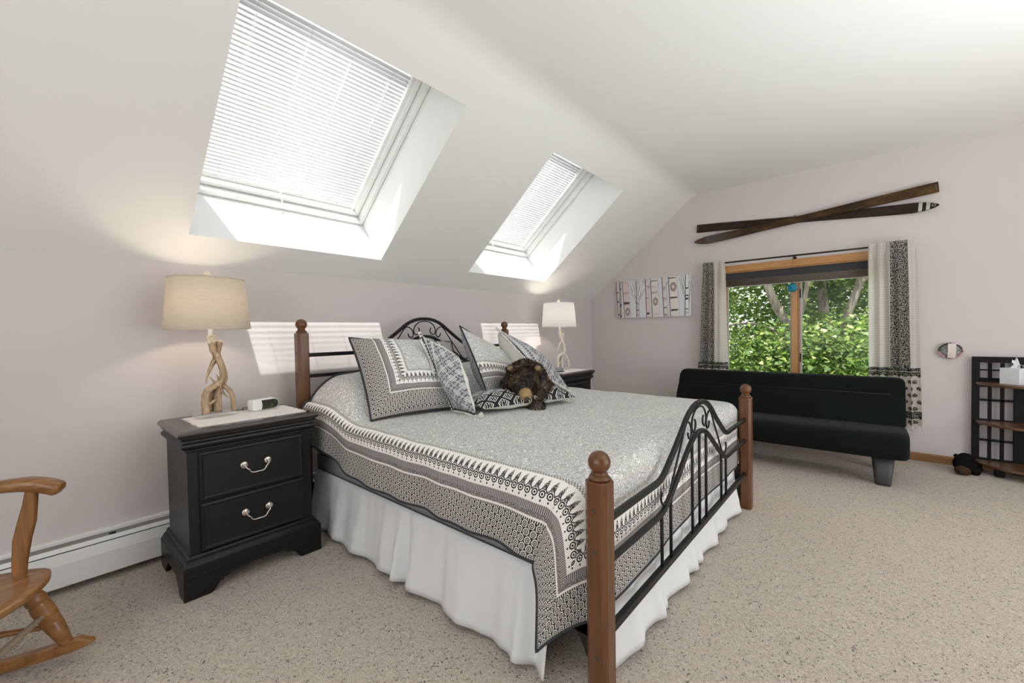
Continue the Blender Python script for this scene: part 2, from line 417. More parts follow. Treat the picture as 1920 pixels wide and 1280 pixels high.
# roman shade pulled up in the head of the window
def shade():
    t = thing('roman_shade', 'charcoal roman shade pulled up at the top of the window', 'window shade', (.02, -2.41, 1.84))
    fab = simple('charcoal_shade_fabric', (.035, .036, .04), .8); fab2 = simple('brown_woven_shade', (.12, .098, .08), .85, nz=.4, nscale=60)
    part('valance', fab, t, [((.004, WY0-.02, 1.765), (.02, WY1+.02, WZ1-.019))], .002)
    for k in range(4):
        z = 1.758-.017*k
        m = MB(); m.rings([[(.012+.016*math.sin(a)*1.0+.004*k*0, y, z+.011*math.cos(a)) for a in [2*PI*i/10 for i in range(10)]] for y in (WY0-.025, WY1+.025)], smooth=True); m.build('fold', fab2, t)
    part('bottom_bar', M['screen'], t, [((.004, WY0-.025, 1.686), (.016, WY1+.025, 1.694))], .002)
shade()

# ------------------------------------------------------------------ baseboard heater along the knee wall
def heater():
    x0, x1 = XB+.02, -.15
    t = thing('baseboard_heater', 'long low white baseboard heater along the foot of the knee wall', 'heater', (-4, -.03, 0))
    def strip(name, mat, prof):
        m = MB(); m.rings([[(x, y, z) for y, z in prof] for x in (x0, x1)]); return m.build(name, mat, t)
    strip('back_panel', M['white'], [(-.001, .03), (-.001, .247), (-.030, .247), (-.034, .243), (-.034, .228), (-.028, .228), (-.028, .24), (-.006, .24), (-.006, .03)])
    strip('damper', M['slot'], [(-.012, .236), (-.026, .232), (-.052, .209), (-.050, .207), (-.024, .228), (-.012, .232)])
    strip('damper_lip', M['white'], [(-.050, .214), (-.064, .199), (-.066, .196), (-.060, .196), (-.046, .211)])
    strip('front_cover', M['white'], [(-.060, .188), (-.064, .191), (-.068, .189), (-.078, .140), (-.078, .034), (-.072, .030), (-.072, .138), (-.060, .186)])
    strip('fin_shadow_gap', M['dark'], [(-.010, .04), (-.058, .04), (-.058, .192), (-.010, .2)])
    m = MB(); m.box((-4.99, -.05, .212), (-4.965, -.036, .222)); m.build('bracket', M['dark'], t)
heater()

# ------------------------------------------------------------------ nightstands
def mat_espresso():
    b = B('espresso_painted_wood'); n = b.noise(b.ovec(.2, 1, 1), 40, 3)
    return b.done(b.bsdf(b.mix(n, (.0075, .0065, .006), (.013, .011, .010)), .38, spec=.28))
M['esp'] = mat_espresso(); M['nickel'] = simple('brushed_nickel', (.62, .58, .52), .28, metal=1)
M['top'] = simple('dark_brown_polished_top', (.022, .013, .009), .22, spec=.45, coat=.25)
def nightstand(label, dx, dy, dz=0):
    t = thing('nightstand', label, 'nightstand', (-4.48+dx, -.385+dy, 0), 'nightstands beside the bed')
    def P(p): return (p[0]+dx, p[1]+dy, p[2])
    bx0, bx1, by0, by1 = -4.765, -4.200, -.600, -.165
    def loft(prof, name, mat, cap=True, back=0.0, bevel=0):
        m = MB(); m.rings([[P((bx0-o, by0-o, z)), P((bx1+o, by0-o, z)), P((bx1+o, by1+back, z)), P((bx0-o, by1+back, z))] for o, z in prof]); return m.build(name, mat, t, bevel=bevel)
    loft([(0, .15), (0, .70)], 'body', M['esp'])
    loft([(0, .683), (.006, .688), (.006, .696), (.012, .700), (.020, .706), (.024, .716), (.022, .726), (.014, .732), (.012, .740), (.020, .744), (.024, .752), (.024, .757)], 'cornice', M['esp'])
    loft([(.022, .757), (.030, .759), (.036, .766), (.037, .774), (.034, .782), (.026, .788), (.020, .790)], 'top', M['top'])
    loft([(0, .196), (.006, .192), (.010, .184), (.010, .178), (.018, .172), (.026, .160), (.028, .152), (.034, .148), (.034, .098), (.0, .094)], 'plinth', M['esp'], back=.035)
    # bracket feet: front apron and two side aprons
    m = MB(); fx0, fx1, fy0, fy1 = bx0-.034, bx1+.034, by0-.034, by1+.035
    def apron(a, b):
        L = b-a
        half = [(0, 0), (.105, 0), (.118, .006), (.128, .022), (.140, .040), (.160, .052), (.185, .058), (.19, .072), (L/2, .078)]
        lo = [(a+u, z) for u, z in half]+[(b-u, z) for u, z in half[::-1]]
        return lo+[(b, .102), (a, .102)]
    m.prism([(p[0]+dx, p[1]) for p in apron(fx0, fx1)], 1, fy0+dy, fy0+.022+dy)
    def apron2(a, b):
        L = b-a
        half = [(0, 0), (.10, 0), (.108, .012), (.112, .03), (.128, .038), (.135, .05), (.15, .055), (.16, .074), (L/2, .078)]
        lo = [(a+u, z) for u, z in half]+[(b-u, z) for u, z in half[::-1]]
        return lo+[(b, .102), (a, .102)]
    for xx in (fx0, fx1-.022): m.prism([(max(p[0], fy0+.0215)+dy, p[1]) for p in apron2(fy0, fy1)], 0, xx+dx, xx+.022+dx)
    m.build('base', M['esp'], t, bevel=.002)
    for z0, z1 in ((.440, .678), (.200, .432)):
        x0, x1 = -4.722, -4.243; yf = by0
        m = MB(); rr = []
        for o, d in ((0, 0), (0, .010), (.004, .014), (.012, .0165), (.016, .013), (.022, .012)):
            rr.append([P((x0+o, yf-d, z0+o)), P((x1-o, yf-d, z0+o)), P((x1-o, yf-d, z1-o)), P((x0+o, yf-d, z1-o))])
        m.rings(rr); d = m.build('drawer', M['esp'], t)
        zc = (z0+z1)/2+.014
        m = MB(); MT = Matrix.Rotation(PI/2, 4, 'X')
        for hx in (-4.534, -4.424):
            c = P((hx, yf-.012, zc))
            m.lathe([(.0185, 0), (.0190, .002), (.0170, .0035), (.0165, .0045), (.0135, .0055), (.0065, .0065), (.0045, .008), (.0045, .016), (.0062, .018), (.0062, .021), (.003, .023)], seg=16, M=Matrix.Translation(c) @ MT)
        pts = [P(p) for p in [(-4.534, yf-.030, zc), (-4.530, yf-.034, zc-.012), (-4.519, yf-.037, zc-.022), (-4.512, yf-.038, zc-.034), (-4.500, yf-.039, zc-.040), (-4.479, yf-.039, zc-.040), (-4.458, yf-.039, zc-.040), (-4.446, yf-.038, zc-.034), (-4.439, yf-.037, zc-.022), (-4.428, yf-.034, zc-.012), (-4.424, yf-.030, zc)]]
        m.tube(spline(pts, 4), .0036, 6); m.build('handle', M['nickel'], d)
    return t
nightstand('espresso two-drawer nightstand on the near side of the bed beside the rocking chair', 0, 0)
FDX, FDY = 3.03, -.055
nightstand('espresso nightstand on the far side of the bed, under the white lamp', FDX, FDY)
TOPZ = .790

# lace runners
def lace():
    b = B('white_lace'); v = b.ovec(); d = b.voro(v, 110); n = b.noise(v, 60, 2)
    return b.done(b.bsdf(b.mix(b.ramp(d, .1, .5), (.90, .88, .86), (.76, .73, .70)), .9, spec=.1, normal=b.bump(n+d, .6, .004)))
M['lace'] = lace()
def runner(label, x0, x1, y0, y1, z):
    m = MB(); N = 16; rr = random.Random(3)
    # saw-tooth short edges (left and right), straight long edges
    L = []; 
    for k in range(N+1): L.append((x0+(.0 if k % 2 else .016)+rr.uniform(-.003, .003), lerp(y0, y1, k/N)))
    Rr = []
    for k in range(N+1): Rr.append((x1-(.0 if k % 2 else .016)+rr.uniform(-.003, .003), lerp(y1, y0, k/N)))
    poly = L+Rr
    cx, cy = (x0+x1)/2, (y0+y1)/2
    for k in range(N):
        a, b_ = L[k], L[k+1]; c, d = Rr[N-k], Rr[N-k-1]
        m.add([(a[0], a[1], z), (c[0], c[1], z), (d[0], d[1], z), (b_[0], b_[1], z), (a[0], a[1], z+.0025), (c[0], c[1], z+.0025), (d[0], d[1], z+.0025), (b_[0], b_[1], z+.0025)], [(0, 3, 2, 1), (4, 5, 6, 7), (0, 1, 5, 4), (1, 2, 6, 5), (2, 3, 7, 6), (3, 0, 4, 7)])
    o = m.build('lace_runner', M['lace']); tag(o, label, 'doily', 'lace runners on the nightstands'); return o
runner('white lace runner under the tan antler lamp on the near nightstand', -4.715, -4.195, -.575, -.235, TOPZ+.0005)
runner('white lace runner on the far nightstand under the white antler lamp', -4.715+FDX, -4.195+FDX+.02, -.575+FDY, -.235+FDY, TOPZ+.0005)

# ------------------------------------------------------------------ antler lamps
def shade_mat(name, c, tr):
    b = B(name); x, y, z = b.obj(); n = b.noise(b.vec(x*.25, y*.25, z*4), 90, 3); n2 = b.noise(b.ovec(), 200, 2)
    col = b.mix(b.ramp(n, .35, .65), tuple(q*.90 for q in c), c)
    return b.done(b.mixsh(tr, b.bsdf(col, .9, spec=.1, normal=b.bump(n2, .1, .002)), b.transl(col)))
def antler_mat(name, c1, c2):
    b = B(name); n = b.noise(b.ovec(1, 1, .35), 38, 4, .6, .6); n2 = b.noise(b.ovec(1, 1, .3), 160, 2)
    return b.done(b.bsdf(b.mix(b.ramp(n, .3, .7), c1, c2), .5, normal=b.bump(n2, .25, .003)))
M['acrylic'] = (lambda b: b.done(b.mixsh(.25, b.transp((.96, .96, .95)), b.bsdf((.85, .85, .85), .12))))(B('clear_acrylic'))
def lamp(label, cx, cy, z0, ms, ma, mtop, watt, warm, yaw=0):
    t = thing('table_lamp', label, 'lamp', (cx, cy, z0), 'antler table lamps')
    Rm = Matrix.Rotation(yaw, 3, 'Z')
    def T(x, z, d=0):                     # measured in the plane facing the room, d towards the viewer
        p = Rm @ Vector((x, -d, 0)); return (cx+p.x, cy+p.y, z0+z-.79)
    m = MB(); m.rings([[T(*q[:1], q[2]-0 if False else zz, q[1]) for q in [(x, d, 0) for x, d in ((-.075, .055), (.105, .055), (.105, -.055), (-.075, -.055))]] for zz in (.794, .812)]); m.build('base_plate', M['acrylic'], t, bevel=.003)
    m = MB()
    def an(pts, r0, r1, n=5, mid=None):
        P = spline([T(*p) for p in pts], n); k = len(P)
        rr = [lerp(r0, r1, i/(k-1)) if mid is None else (lerp(r0, mid, i/(k-1)*2) if i < k/2 else lerp(mid, r1, i/(k-1)*2-1)) for i in range(k)]
        m.tube(P, [1.16*r*(1+.06*math.sin(i*1.7)) for i, r in enumerate(rr)], 9)
    an([(.010, 1.205, 0), (.017, 1.150, .004), (.033, 1.112, .012), (.049, 1.062, .018), (.054, 1.020, .018), (.044, .978, .02), (.008, .956, .026), (-.023, .932, .03), (-.034, .890, .032), (-.032, .812, .034)], .015, .0165, mid=.0135)
    an([(.051, 1.195, -.016), (.041, 1.144, -.014), (.024, 1.097, -.010), (.003, 1.054, -.004), (-.015, 1.011, .002), (-.022, .971, .006)], .0145, .002, mid=.0105)
    an([(.040, 1.14, -.016), (.058, 1.07, -.012), (.069, 1.010, -.004), (.058, .966, .002), (.037, .935, 0), (.032, .882, -.004), (.031, .812, -.006)], .010, .0175)
    an([(-.020, .915, -.026), (.008, .947, -.012), (.043, .957, .012), (.077, .930, .026), (.093, .881, .03), (.096, .812, .03)], .0125, .010)
    an([(.022, .935, -.03), (.012, .885, -.036), (.003, .812, -.038)], .011, .013)
    an([(.026, .969, .022), (.006, .985, .034), (-.013, 1.011, .042)], .008, .0015)
    an([(.035, .979, .01), (.034, 1.0, .0), (.031, 1.018, -.006)], .006, .0012)
    an([(-.034, .850, .032), (.006, .882, .042), (.026, .898, .044)], .009, .0015)
    an([(.045, .935, .004), (.059, .907, .014), (.077, .885, .02)], .008, .0015)
    an([(.046, .998, .018), (.036, .958, .036), (.040, .935, .042)], .008, .002)
    an([(.022, 1.10, .004), (.003, 1.071, .018), (-.006, 1.058, .022)], .008, .0015)
    m.build('antler_stem', ma, t)
    m = MB(); rr = random.Random(5)
    m.lathe([(.013, 1.185), (.019, 1.193), (.021, 1.203), (.019, 1.214), (.021, 1.224), (.019, 1.232), (.010, 1.236)], (0, 0, 0), 14, M=Matrix.Translation(T(.010, .79))) if False else None
    for k in range(46):
        a = rr.uniform(0, 2*PI); h = rr.uniform(1.188, 1.234); r = .0175+rr.uniform(-.002, .003)
        p = T(.010+r*math.cos(a), h, r*math.sin(a)); m.sphere(p, rr.uniform(.0035, .0055), 6)
    m.lathe([(.017, .395), (.018, .41), (.018, .43), (.013, .445)], T(.010, .79), 12)
    m.sphere(T(.052, 1.198, -.016), .0155, 10, sz=.45)
    m.build('burr', mtop, t)
    m = MB(); m.lathe([(.0125, .44), (.0125, .475), (.010, .478), (.010, .50), (.006, .502), (.006, .77), (.004, .775)], T(.008, .79), 12); m.build('socket', M['white_plastic'], t)
    m = MB(); m.lathe([(.005, .505), (.018, .525), (.029, .555), (.028, .58), (.016, .6), (.004, .605)], T(.008, .79), 14); m.build('bulb', M['white_plastic'], t)
    sc = (cx, cy, z0)
    m = MB(); r0, r1, za, zb = .1935, .169, .477, .748
    m.lathe([(r0, za), (r0+.002, za+.002), (r1+.002, zb-.002), (r1, zb), (r1-.002, zb-.002), (r0-.002, za+.002)], sc, 56)
    n = len(m.v); seg = 56
    # close the wall loop
    m.f = [f for f in m.f if len(f) == 4]; m.sm = [True]*len(m.f); m.mi = [0]*len(m.f)
    m.f += [(5*seg+i, 5*seg+(i+1) % seg, (i+1) % seg, i) for i in range(seg)]; m.sm += [True]*seg; m.mi += [0]*seg
    sh = m.build('shade', ms, t)
    m = MB(); m.lathe([(r0+.0022, za-.001), (r0+.0034, za+.001), (r0+.0034, za+.006), (r0+.002, za+.007)], sc, 56)
    m.f = [f for f in m.f if len(f) == 4]; m.sm = m.sm[:len(m.f)]; m.mi = m.mi[:len(m.f)]; m.build('trim_band', ms, sh)
    m = MB(); m.lathe([(r1+.002, zb-.007), (r1+.0032, zb-.006), (r1+.0028, zb+.001), (r1-.001, zb+.0015)], sc, 56)
    m.f = [f for f in m.f if len(f) == 4]; m.sm = m.sm[:len(m.f)]; m.mi = m.mi[:len(m.f)]
    m.build('trim_band', ms, sh)
    m = MB()
    for k in range(3):
        a = 2*PI*k/3+.4; m.tube([(cx, cy, z0+zb-.012), (cx+r1*math.cos(a), cy+r1*math.sin(a), z0+zb-.006)], .0016, 5)
    m.build('spider', M['nickel'], sh)
    m = MB(); m.lathe([(.004, zb-.012), (.005, zb-.002), (.004, zb+.004), (.013, zb+.010), (.0185, zb+.021), (.0178, zb+.032), (.011, zb+.041), (.001, zb+.044)], sc, 16); m.build('finial', mtop, t)
    light('lamp_bulb', 'POINT', (cx, cy, z0+.60), watt, warm, shadow_soft_size=.035)
    return t
M['linen'] = shade_mat('oatmeal_linen_shade', (.74, .68, .59), .40); M['wshade'] = shade_mat('white_fabric_shade', (.92, .91, .90), .5)
M['ant1'] = antler_mat('tan_antler', (.25, .165, .085), (.56, .42, .27)); M['ant2'] = antler_mat('cream_antler', (.62, .55, .44), (.80, .75, .66))
M['cream'] = simple('cream_burr', (.74, .66, .52), .5, nz=.15, nscale=80)
lamp('tan intertwined antler table lamp with an oatmeal linen shade on the near nightstand', -4.592, -.30, .7925, M['linen'], M['ant1'], M['cream'], 4.5, (1, .84, .64))
lamp('cream antler table lamp with a white shade on the far nightstand', -1.31, -.34, .7925, M['wshade'], M['ant2'], M['ant2'], 5.5, (1, .88, .74), math.radians(-38))

# ------------------------------------------------------------------ clocks
def clock():
    t = thing('alarm_clock', 'white pill-shaped alarm clock with a dark display on the near nightstand', 'clock', (-4.33, -.31, .793))
    A = Matrix.Translation((-4.335, -.300, .7945)) @ Matrix.Rotation(math.radians(13), 4, 'Z')
    def pill(hw, h, r, x0, n=8, tp=1.0):
        pts = []
        for k in range(n+1): a = -PI/2+PI*k/n; pts.append((hw-r+r*math.cos(a), h/2+ (h/2)*math.sin(a)))
        pts += [(-hw+.010, h), (-hw+.003, h-.003), (-hw, h-.010), (-hw, .010), (-hw+.003, .003), (-hw+.010, 0)]
        return pts
    m = MB(); rr = []
    for y, s in ((-.030, .88), (-.034, .96) if False else (-.028, .97), (-.022, 1.0), (.022, 1.0), (.030, .96), (.034, .85)):
        rr.append([tuple(A @ Vector((x*s, y, (z-.031)*s+.031))) for x, z in pill(.078, .062, .031, 0)])
    m.rings(rr); m.build('case', M['white_plastic'], t)
    dm = B('dark_display_green_reflection'); n = dm.noise(dm.ovec(), 60, 3)  # green mottle painted in as foliage reflected in the display
    dmat = dm.done(dm.bsdf(dm.mix(dm.ramp(n, .5, .66), (.018, .020, .016), (.03, .085, .022)), .12))
    pts = []
    for k in range(9): a = -PI/2+PI*k/8; pts.append((.045+.026*math.cos(a), .031+.0265*math.sin(a)))
    pts += [(-.030, .0575), (-.026, .0455), (-.0245, .031), (-.026, .0165), (-.030, .0045)]
    m = MB(); m.rings([[tuple(A @ Vector((x, y, z))) for x, z in pts] for y in (-.0302, -.0318)]); m.build('display', dmat, t)
    m = MB(); m.tube(spline([tuple(A @ Vector(p)) for p in [(-.07, .030, .02), (-.092, .034, .022), (-.105, .03, .012), (-.088, .045, .004)]], 5), .0018, 6); m.build('cord', M['dark'], t)
clock()
def clock2():
    t = thing('alarm_clock', 'small grey clock radio with a dark base on the far nightstand', 'clock', (-1.62, -.42, .793))
    A = Matrix.Translation((-1.60, -.47, .7935)) @ Matrix.Rotation(math.radians(-22), 4, 'Z')
    def bx(a, b):
        m = MB(); m.box(a, b); m.v = [tuple(A @ Vector(p)) for p in m.v]; return m
    bx((-.09, -.055, 0), (.09, .055, .010)).build('base', M['dark'], t, bevel=.003)
    bx((-.092, -.057, .010), (.092, .057, .017)).build('trim_band', M['nickel'], t, bevel=.002)
    bx((-.085, -.050, .017), (.085, .052, .046)).build('case', simple('grey_lilac_plastic', (.23, .23, .26), .35), t, bevel=.006)
    bx((-.07, -.0515, .022), (.06, -.050, .040)).build('display', simple('dull_display', (.28, .28, .33), .2), t)
clock2()

# ------------------------------------------------------------------ bed frame: wooden ball posts with black metal head and foot boards
M['walnut'] = wood('brown_stained_post_wood', (.090, .036, .014), (.165, .070, .029), 2, .28, 10, .2)
M['iron'] = simple('black_metal', (.010, .0092, .0088), .42, spec=.3); M['bolt'] = simple('zinc_bolt', (.5, .5, .48), .35, metal=1); M['bronze'] = simple('dark_screw', (.10, .09, .075), .4, metal=.8)
PX0, PX1, PYH, PYF = -4.0595, -2.0625, -.185, -2.374; PXC = (PX0+PX1)/2
def bed_frame():
    t = thing('king_bed', 'king bed frame with ball-topped brown posts and black scrolled metal headboard and footboard', 'bed frame', (PXC, (PYH+PYF)/2, 0))
    def post(px, py, ztop):
        h, c = .0378, .0150
        oc = [(-h, -h+c), (-h+c, -h), (h-c, -h), (h, -h+c), (h, h-c), (h-c, h), (-h+c, h), (-h, h-c)]
        m = MB(); m.rings([[(px+x*k, py+y*k, z) for x, y in oc] for z, k in ((0, .93), (.006, 1), (ztop-.004, 1), (ztop, .94))])
        po = m.build('post', M['walnut'], t)
        m = MB(); m.lathe([(.030, ztop), (.0335, ztop+.003), (.0345, ztop+.008), (.031, ztop+.013), (.0235, ztop+.0145), (.0230, ztop+.0165), (.0265, ztop+.019), (.0265, ztop+.022), (.021, ztop+.024)]+[(.0358*math.sin(a), ztop+.0555-.0358*math.cos(a)) for a in [PI*k/14 for k in range(3, 14)]]+[(.001, ztop+.0913)], (px, py, 0), 28)
        m.build('finial', M['walnut'], po)
        m = MB()
        for z in ((.665, .535, .20, .10) if ztop < 1 else (1.11, .975)):
            for ax, off in ((0, -h), ):
                m.lathe([(.0065, 0), (.0068, .0015), (.0055, .003), (.003, .0032), (.0028, .001)], M=Matrix.Translation((px-h+.0005, py-.002, z)) @ Matrix.Rotation(-PI/2, 4, 'Y'), seg=10)
        o = m.build('screw', M['bronze'], po); o['kind'] = 'stuff'
        return po
    for px in (PX0, PX1):
        post(px, PYH, 1.2425); post(px, PYF, .7535)
    up = [(0, .392), (.05, .390), (.10, .380), (.15, .362), (.20, .334), (.25, .297), (.30, .262), (.35, .228), (.40, .197), (.44, .172), (.47, .155), (.50, .144), (.535, .140), (.62, .140), (1.0, .140)]
    lo = [(0, .246), (.05, .243), (.10, .228), (.15, .203), (.20, .172), (.25, .138), (.30, .105), (.35, .072), (.40, .042), (.44, .020), (.47, .008), (.50, .002), (.535, 0), (.62, 0), (1.0, 0)]
    def lowz(u): return float(np.interp(abs(u), [p[0] for p in lo], [p[1] for p in lo]))
    def board(py, z0, zb, nm):
        E = bpy.data.objects.new(nm, None); COL.objects.link(E); E.parent = t; E.location = (0, 0, 0); E.matrix_parent_inverse = Matrix.Translation(-Vector(t.location)); E.empty_display_size = .05
        def rail(prof, name, wy, h):
            pr_ = [(PXC-u, py, z0+z) for u, z in prof[::-1]]+[(PXC+u, py, z0+z) for u, z in prof[1:]]
            pr_ = [(max(PX0+.03, min(PX1-.03, x)), y, z) for x, y, z in pr_]
            m = MB(); m.bar(pr_, wy, h); m.build(name, M['iron'], E)
        rail(up, 'top_rail', .020, .026); rail(lo, 'middle_rail', .020, .024)
        m = MB(); m.box((PX0+.03, py-.011, zb-.014), (PX1-.03, py+.011, zb+.014)); m.build('bottom_rail', M['iron'], E, bevel=.003)
        for u in (-.49, -.39, -.108, 0, .108, .39, .49):
            m = MB(); m.tube([(PXC+u, py, zb), (PXC+u, py, z0+lowz(u))], .0072, 8); m.build('bar', M['iron'], E)
        for s in (-1, 1):
            def sc(pts): 
                m = MB(); m.tube(spline([(PXC+s*x, py, z0+z) for x, z in pts], 6), .0048, 7); m.build('scroll', M['iron'], E)
            sc([(0, .372), (.05, .365), (.088, .342), (.108, .312), (.110, .285), (.098, .262), (.080, .262), (.060, .276), (.056, .30), (.066, .318)])
            sc([(.175, .326), (.150, .318), (.128, .300), (.117, .275), (.120, .252), (.136, .238), (.158, .248), (.168, .272)])
            sc([(.175, .330), (.21, .30), (.26, .235), (.33, .15), (.40, .065), (.44, .036), (.475, .034), (.495, .060), (.488, .090)])
        return E
    board(PYF, .467, .238, 'footboard'); board(PYH, .955, .55, 'headboard')
    for px, s in ((PX0, 1), (PX1, -1)):
        m = MB(); x = px+.030*s
        m.prism([(PYF+.03, .055), (PYF+.03, .30), (PYF+.20, .30), (PYF+.105, .19)], 0, x, x+.006*s); br = m.build('corner_bracket', M['iron'], t)
        m = MB()
        for z in (.165, .185): m.lathe([(.008, 0), (.008, .003), (.006, .006), (.001, .007)], M=Matrix.Translation((x-.0005*s, PYF+.062, z)) @ Matrix.Rotation(-PI/2*s, 4, 'Y'), seg=10)
        o = m.build('bolt', M['bolt'], br); o['kind'] = 'stuff'
        m = MB(); m.prism([(x, .20), (x+.045*s, .20), (x+.045*s, .205), (x+.005*s, .205), (x+.005*s, .25), (x, .25)], 1, PYH-.03, PYF+.03); m.build('side_rail', M['iron'], t)
    m = MB(); m.rings([[(PX0+.11+.012*math.cos(a), -2.02+.012*math.sin(a), z) for a in [2*PI*k/10 for k in range(10)]] for z in (.02, .2)]); m.lathe([(.02, 0), (.022, .006), (.02, .02)], (PX0+.11, -2.02, 0), 12); o = m.build('support_leg', M['iron'], t); o['kind'] = 'stuff'
bed_frame()

# ------------------------------------------------------------------ bedding materials
def field_col(b, x, y, lt=(.88, .87, .855), gr=(.46, .45, .44), sc=1.0):
    v = b.vec(x, y, 0.0)
    n = b.noise(v, 19*sc, 2, .5, .7); n2 = b.noise(v, 110*sc, 2)
    ln = (n*38.0+n2*3.0).sin().abs()
    return b.mix(b.ramp(ln*.8+n2*.35, .25, .78), lt, gr), ln, n2
def border_col(b, d, t, x, y, fcol, DK=(.030, .027, .026), WH=(.86, .835, .81), LT=(.66, .63, .60)):
    p = .034; u = ((t/p).frac()-.5)*p; au = u.abs(); ck = b.math('COSINE', t*(2*PI/p))
    v = b.vec(x, y, 0.0); nz = b.noise(v, 240, 1)
    sp = (au < ((.287-d)*.42).min(.0095))*(d > .246)*(d < .287); spade = sp*(.45+.55*(nz > .5))
    swag = ((d-(.250-.010*ck)).abs() < .0042)
    r = (u*u+(d-.231)*(d-.231)).sqrt(); ring = (r < .0135)*(r > .0085); dot = (r < .0045)
    drop = ((au+(d-.2085).abs()*.7) < .0042)
    mot = spade.max(swag*.9).max(ring).max(dot).max(drop)
    wcol = b.mix(mot, WH, DK)
    tk = ((t/.0088).frac()-.5).abs(); gcol = b.mix(((tk < .22)*(d > .166)).max((nz > .56)*(d < .166)), (.15, .135, .13), (.47, .45, .44))
    q = .0260; row = (d/q).floor(); du = (d/q).frac(); tu = (t/.034+row*.5).frac()-.5
    rr = ((tu*.034)*(tu*.034)+((du-.45)*q)*((du-.45)*q)).sqrt()
    ring2 = ((rr > .0095)*(rr < .0146)).max((rr < .0062)*(rr > .003)).max(((rr > .0142)*(nz > .62))*.6)
    scol = b.mix(ring2*.92, DK, LT)
    bead = b.mix(((t/.0105).frac()-.5).abs() < .27, LT, DK)
    c = b.mix(d < .138, (.80, .77, .74), bead); c = b.mix(d < .128, c, scol); c = b.mix(d < .005, c, DK)
    c = b.mix(d > .147, c, gcol); c = b.mix(d > .195, c, wcol)
    chk = b.mix((((t/.012).frac()-.5)*((d/.012).frac()-.5)) > 0, (.66, .64, .62), (.22, .21, .20))
    c = b.mix(d > .296, c, chk); c = b.mix(d > .312, c, fcol)
    return c
def comforter_mat(Wd, Ld):
    b = B('paisley_comforter_print'); x, y = b.uv()
    fc, ln, n2 = field_col(b, x, y)
    ds = x.min(Wd-x); df = Ld-y
    side = ds < df
    d = ds.min(df); t = side*y+side.inv()*x
    col = border_col(b, d, t, x, y, fc)
    w = b.noise(b.vec(x*.35, y, 0.0), 55, 3, .6); w2 = b.noise(b.vec(x, y, 0.0), 9, 3)
    nrm = b.bump(w*.6+w2*1.6, .4, .010)
    return b.done(b.bsdf(col, 1.0, spec=.0, normal=nrm))
def sham_mat(name, Wd, Hd, k=1.0, sides=True):
    b = B(name); x, y = b.uv()
    x = x*k; y = y*k; Wd *= k; Hd *= k
    fc, ln, n2 = field_col(b, x, y)
    dx = x.min(Wd-x) if sides else x*0+9.0; dy = y; side = dx < dy; d = dx.min(dy); t = side*y+side.inv()*x
    col = border_col(b, d, t, x, y, fc)
    w = b.noise(b.vec(x, y, 0.0), 40, 3)
    return b.done(b.bsdf(col, .92, spec=.08, normal=b.bump(w, .45, .008)))
def backing_mat():
    b = B('small_paisley_backing'); x, y = b.uv(); fc, ln, n2 = field_col(b, x, y, (.72, .71, .70), (.22, .22, .23), 1.7)
    return b.done(b.bsdf(fc, .92, spec=.08))
M['backing'] = backing_mat()
M['dkfab'] = simple('dark_grey_piping', (.035, .035, .040), .85); M['skirt'] = simple('white_cotton', (.74, .74, .74), .85, spec=.1)
M['offwhite'] = simple('off_white_canvas', (.76, .74, .68), .9, spec=.1, nz=.06, nscale=120); M['pom'] = simple('cream_yarn', (.74, .72, .66), .95, nz=.15, nscale=200, spec=.05)

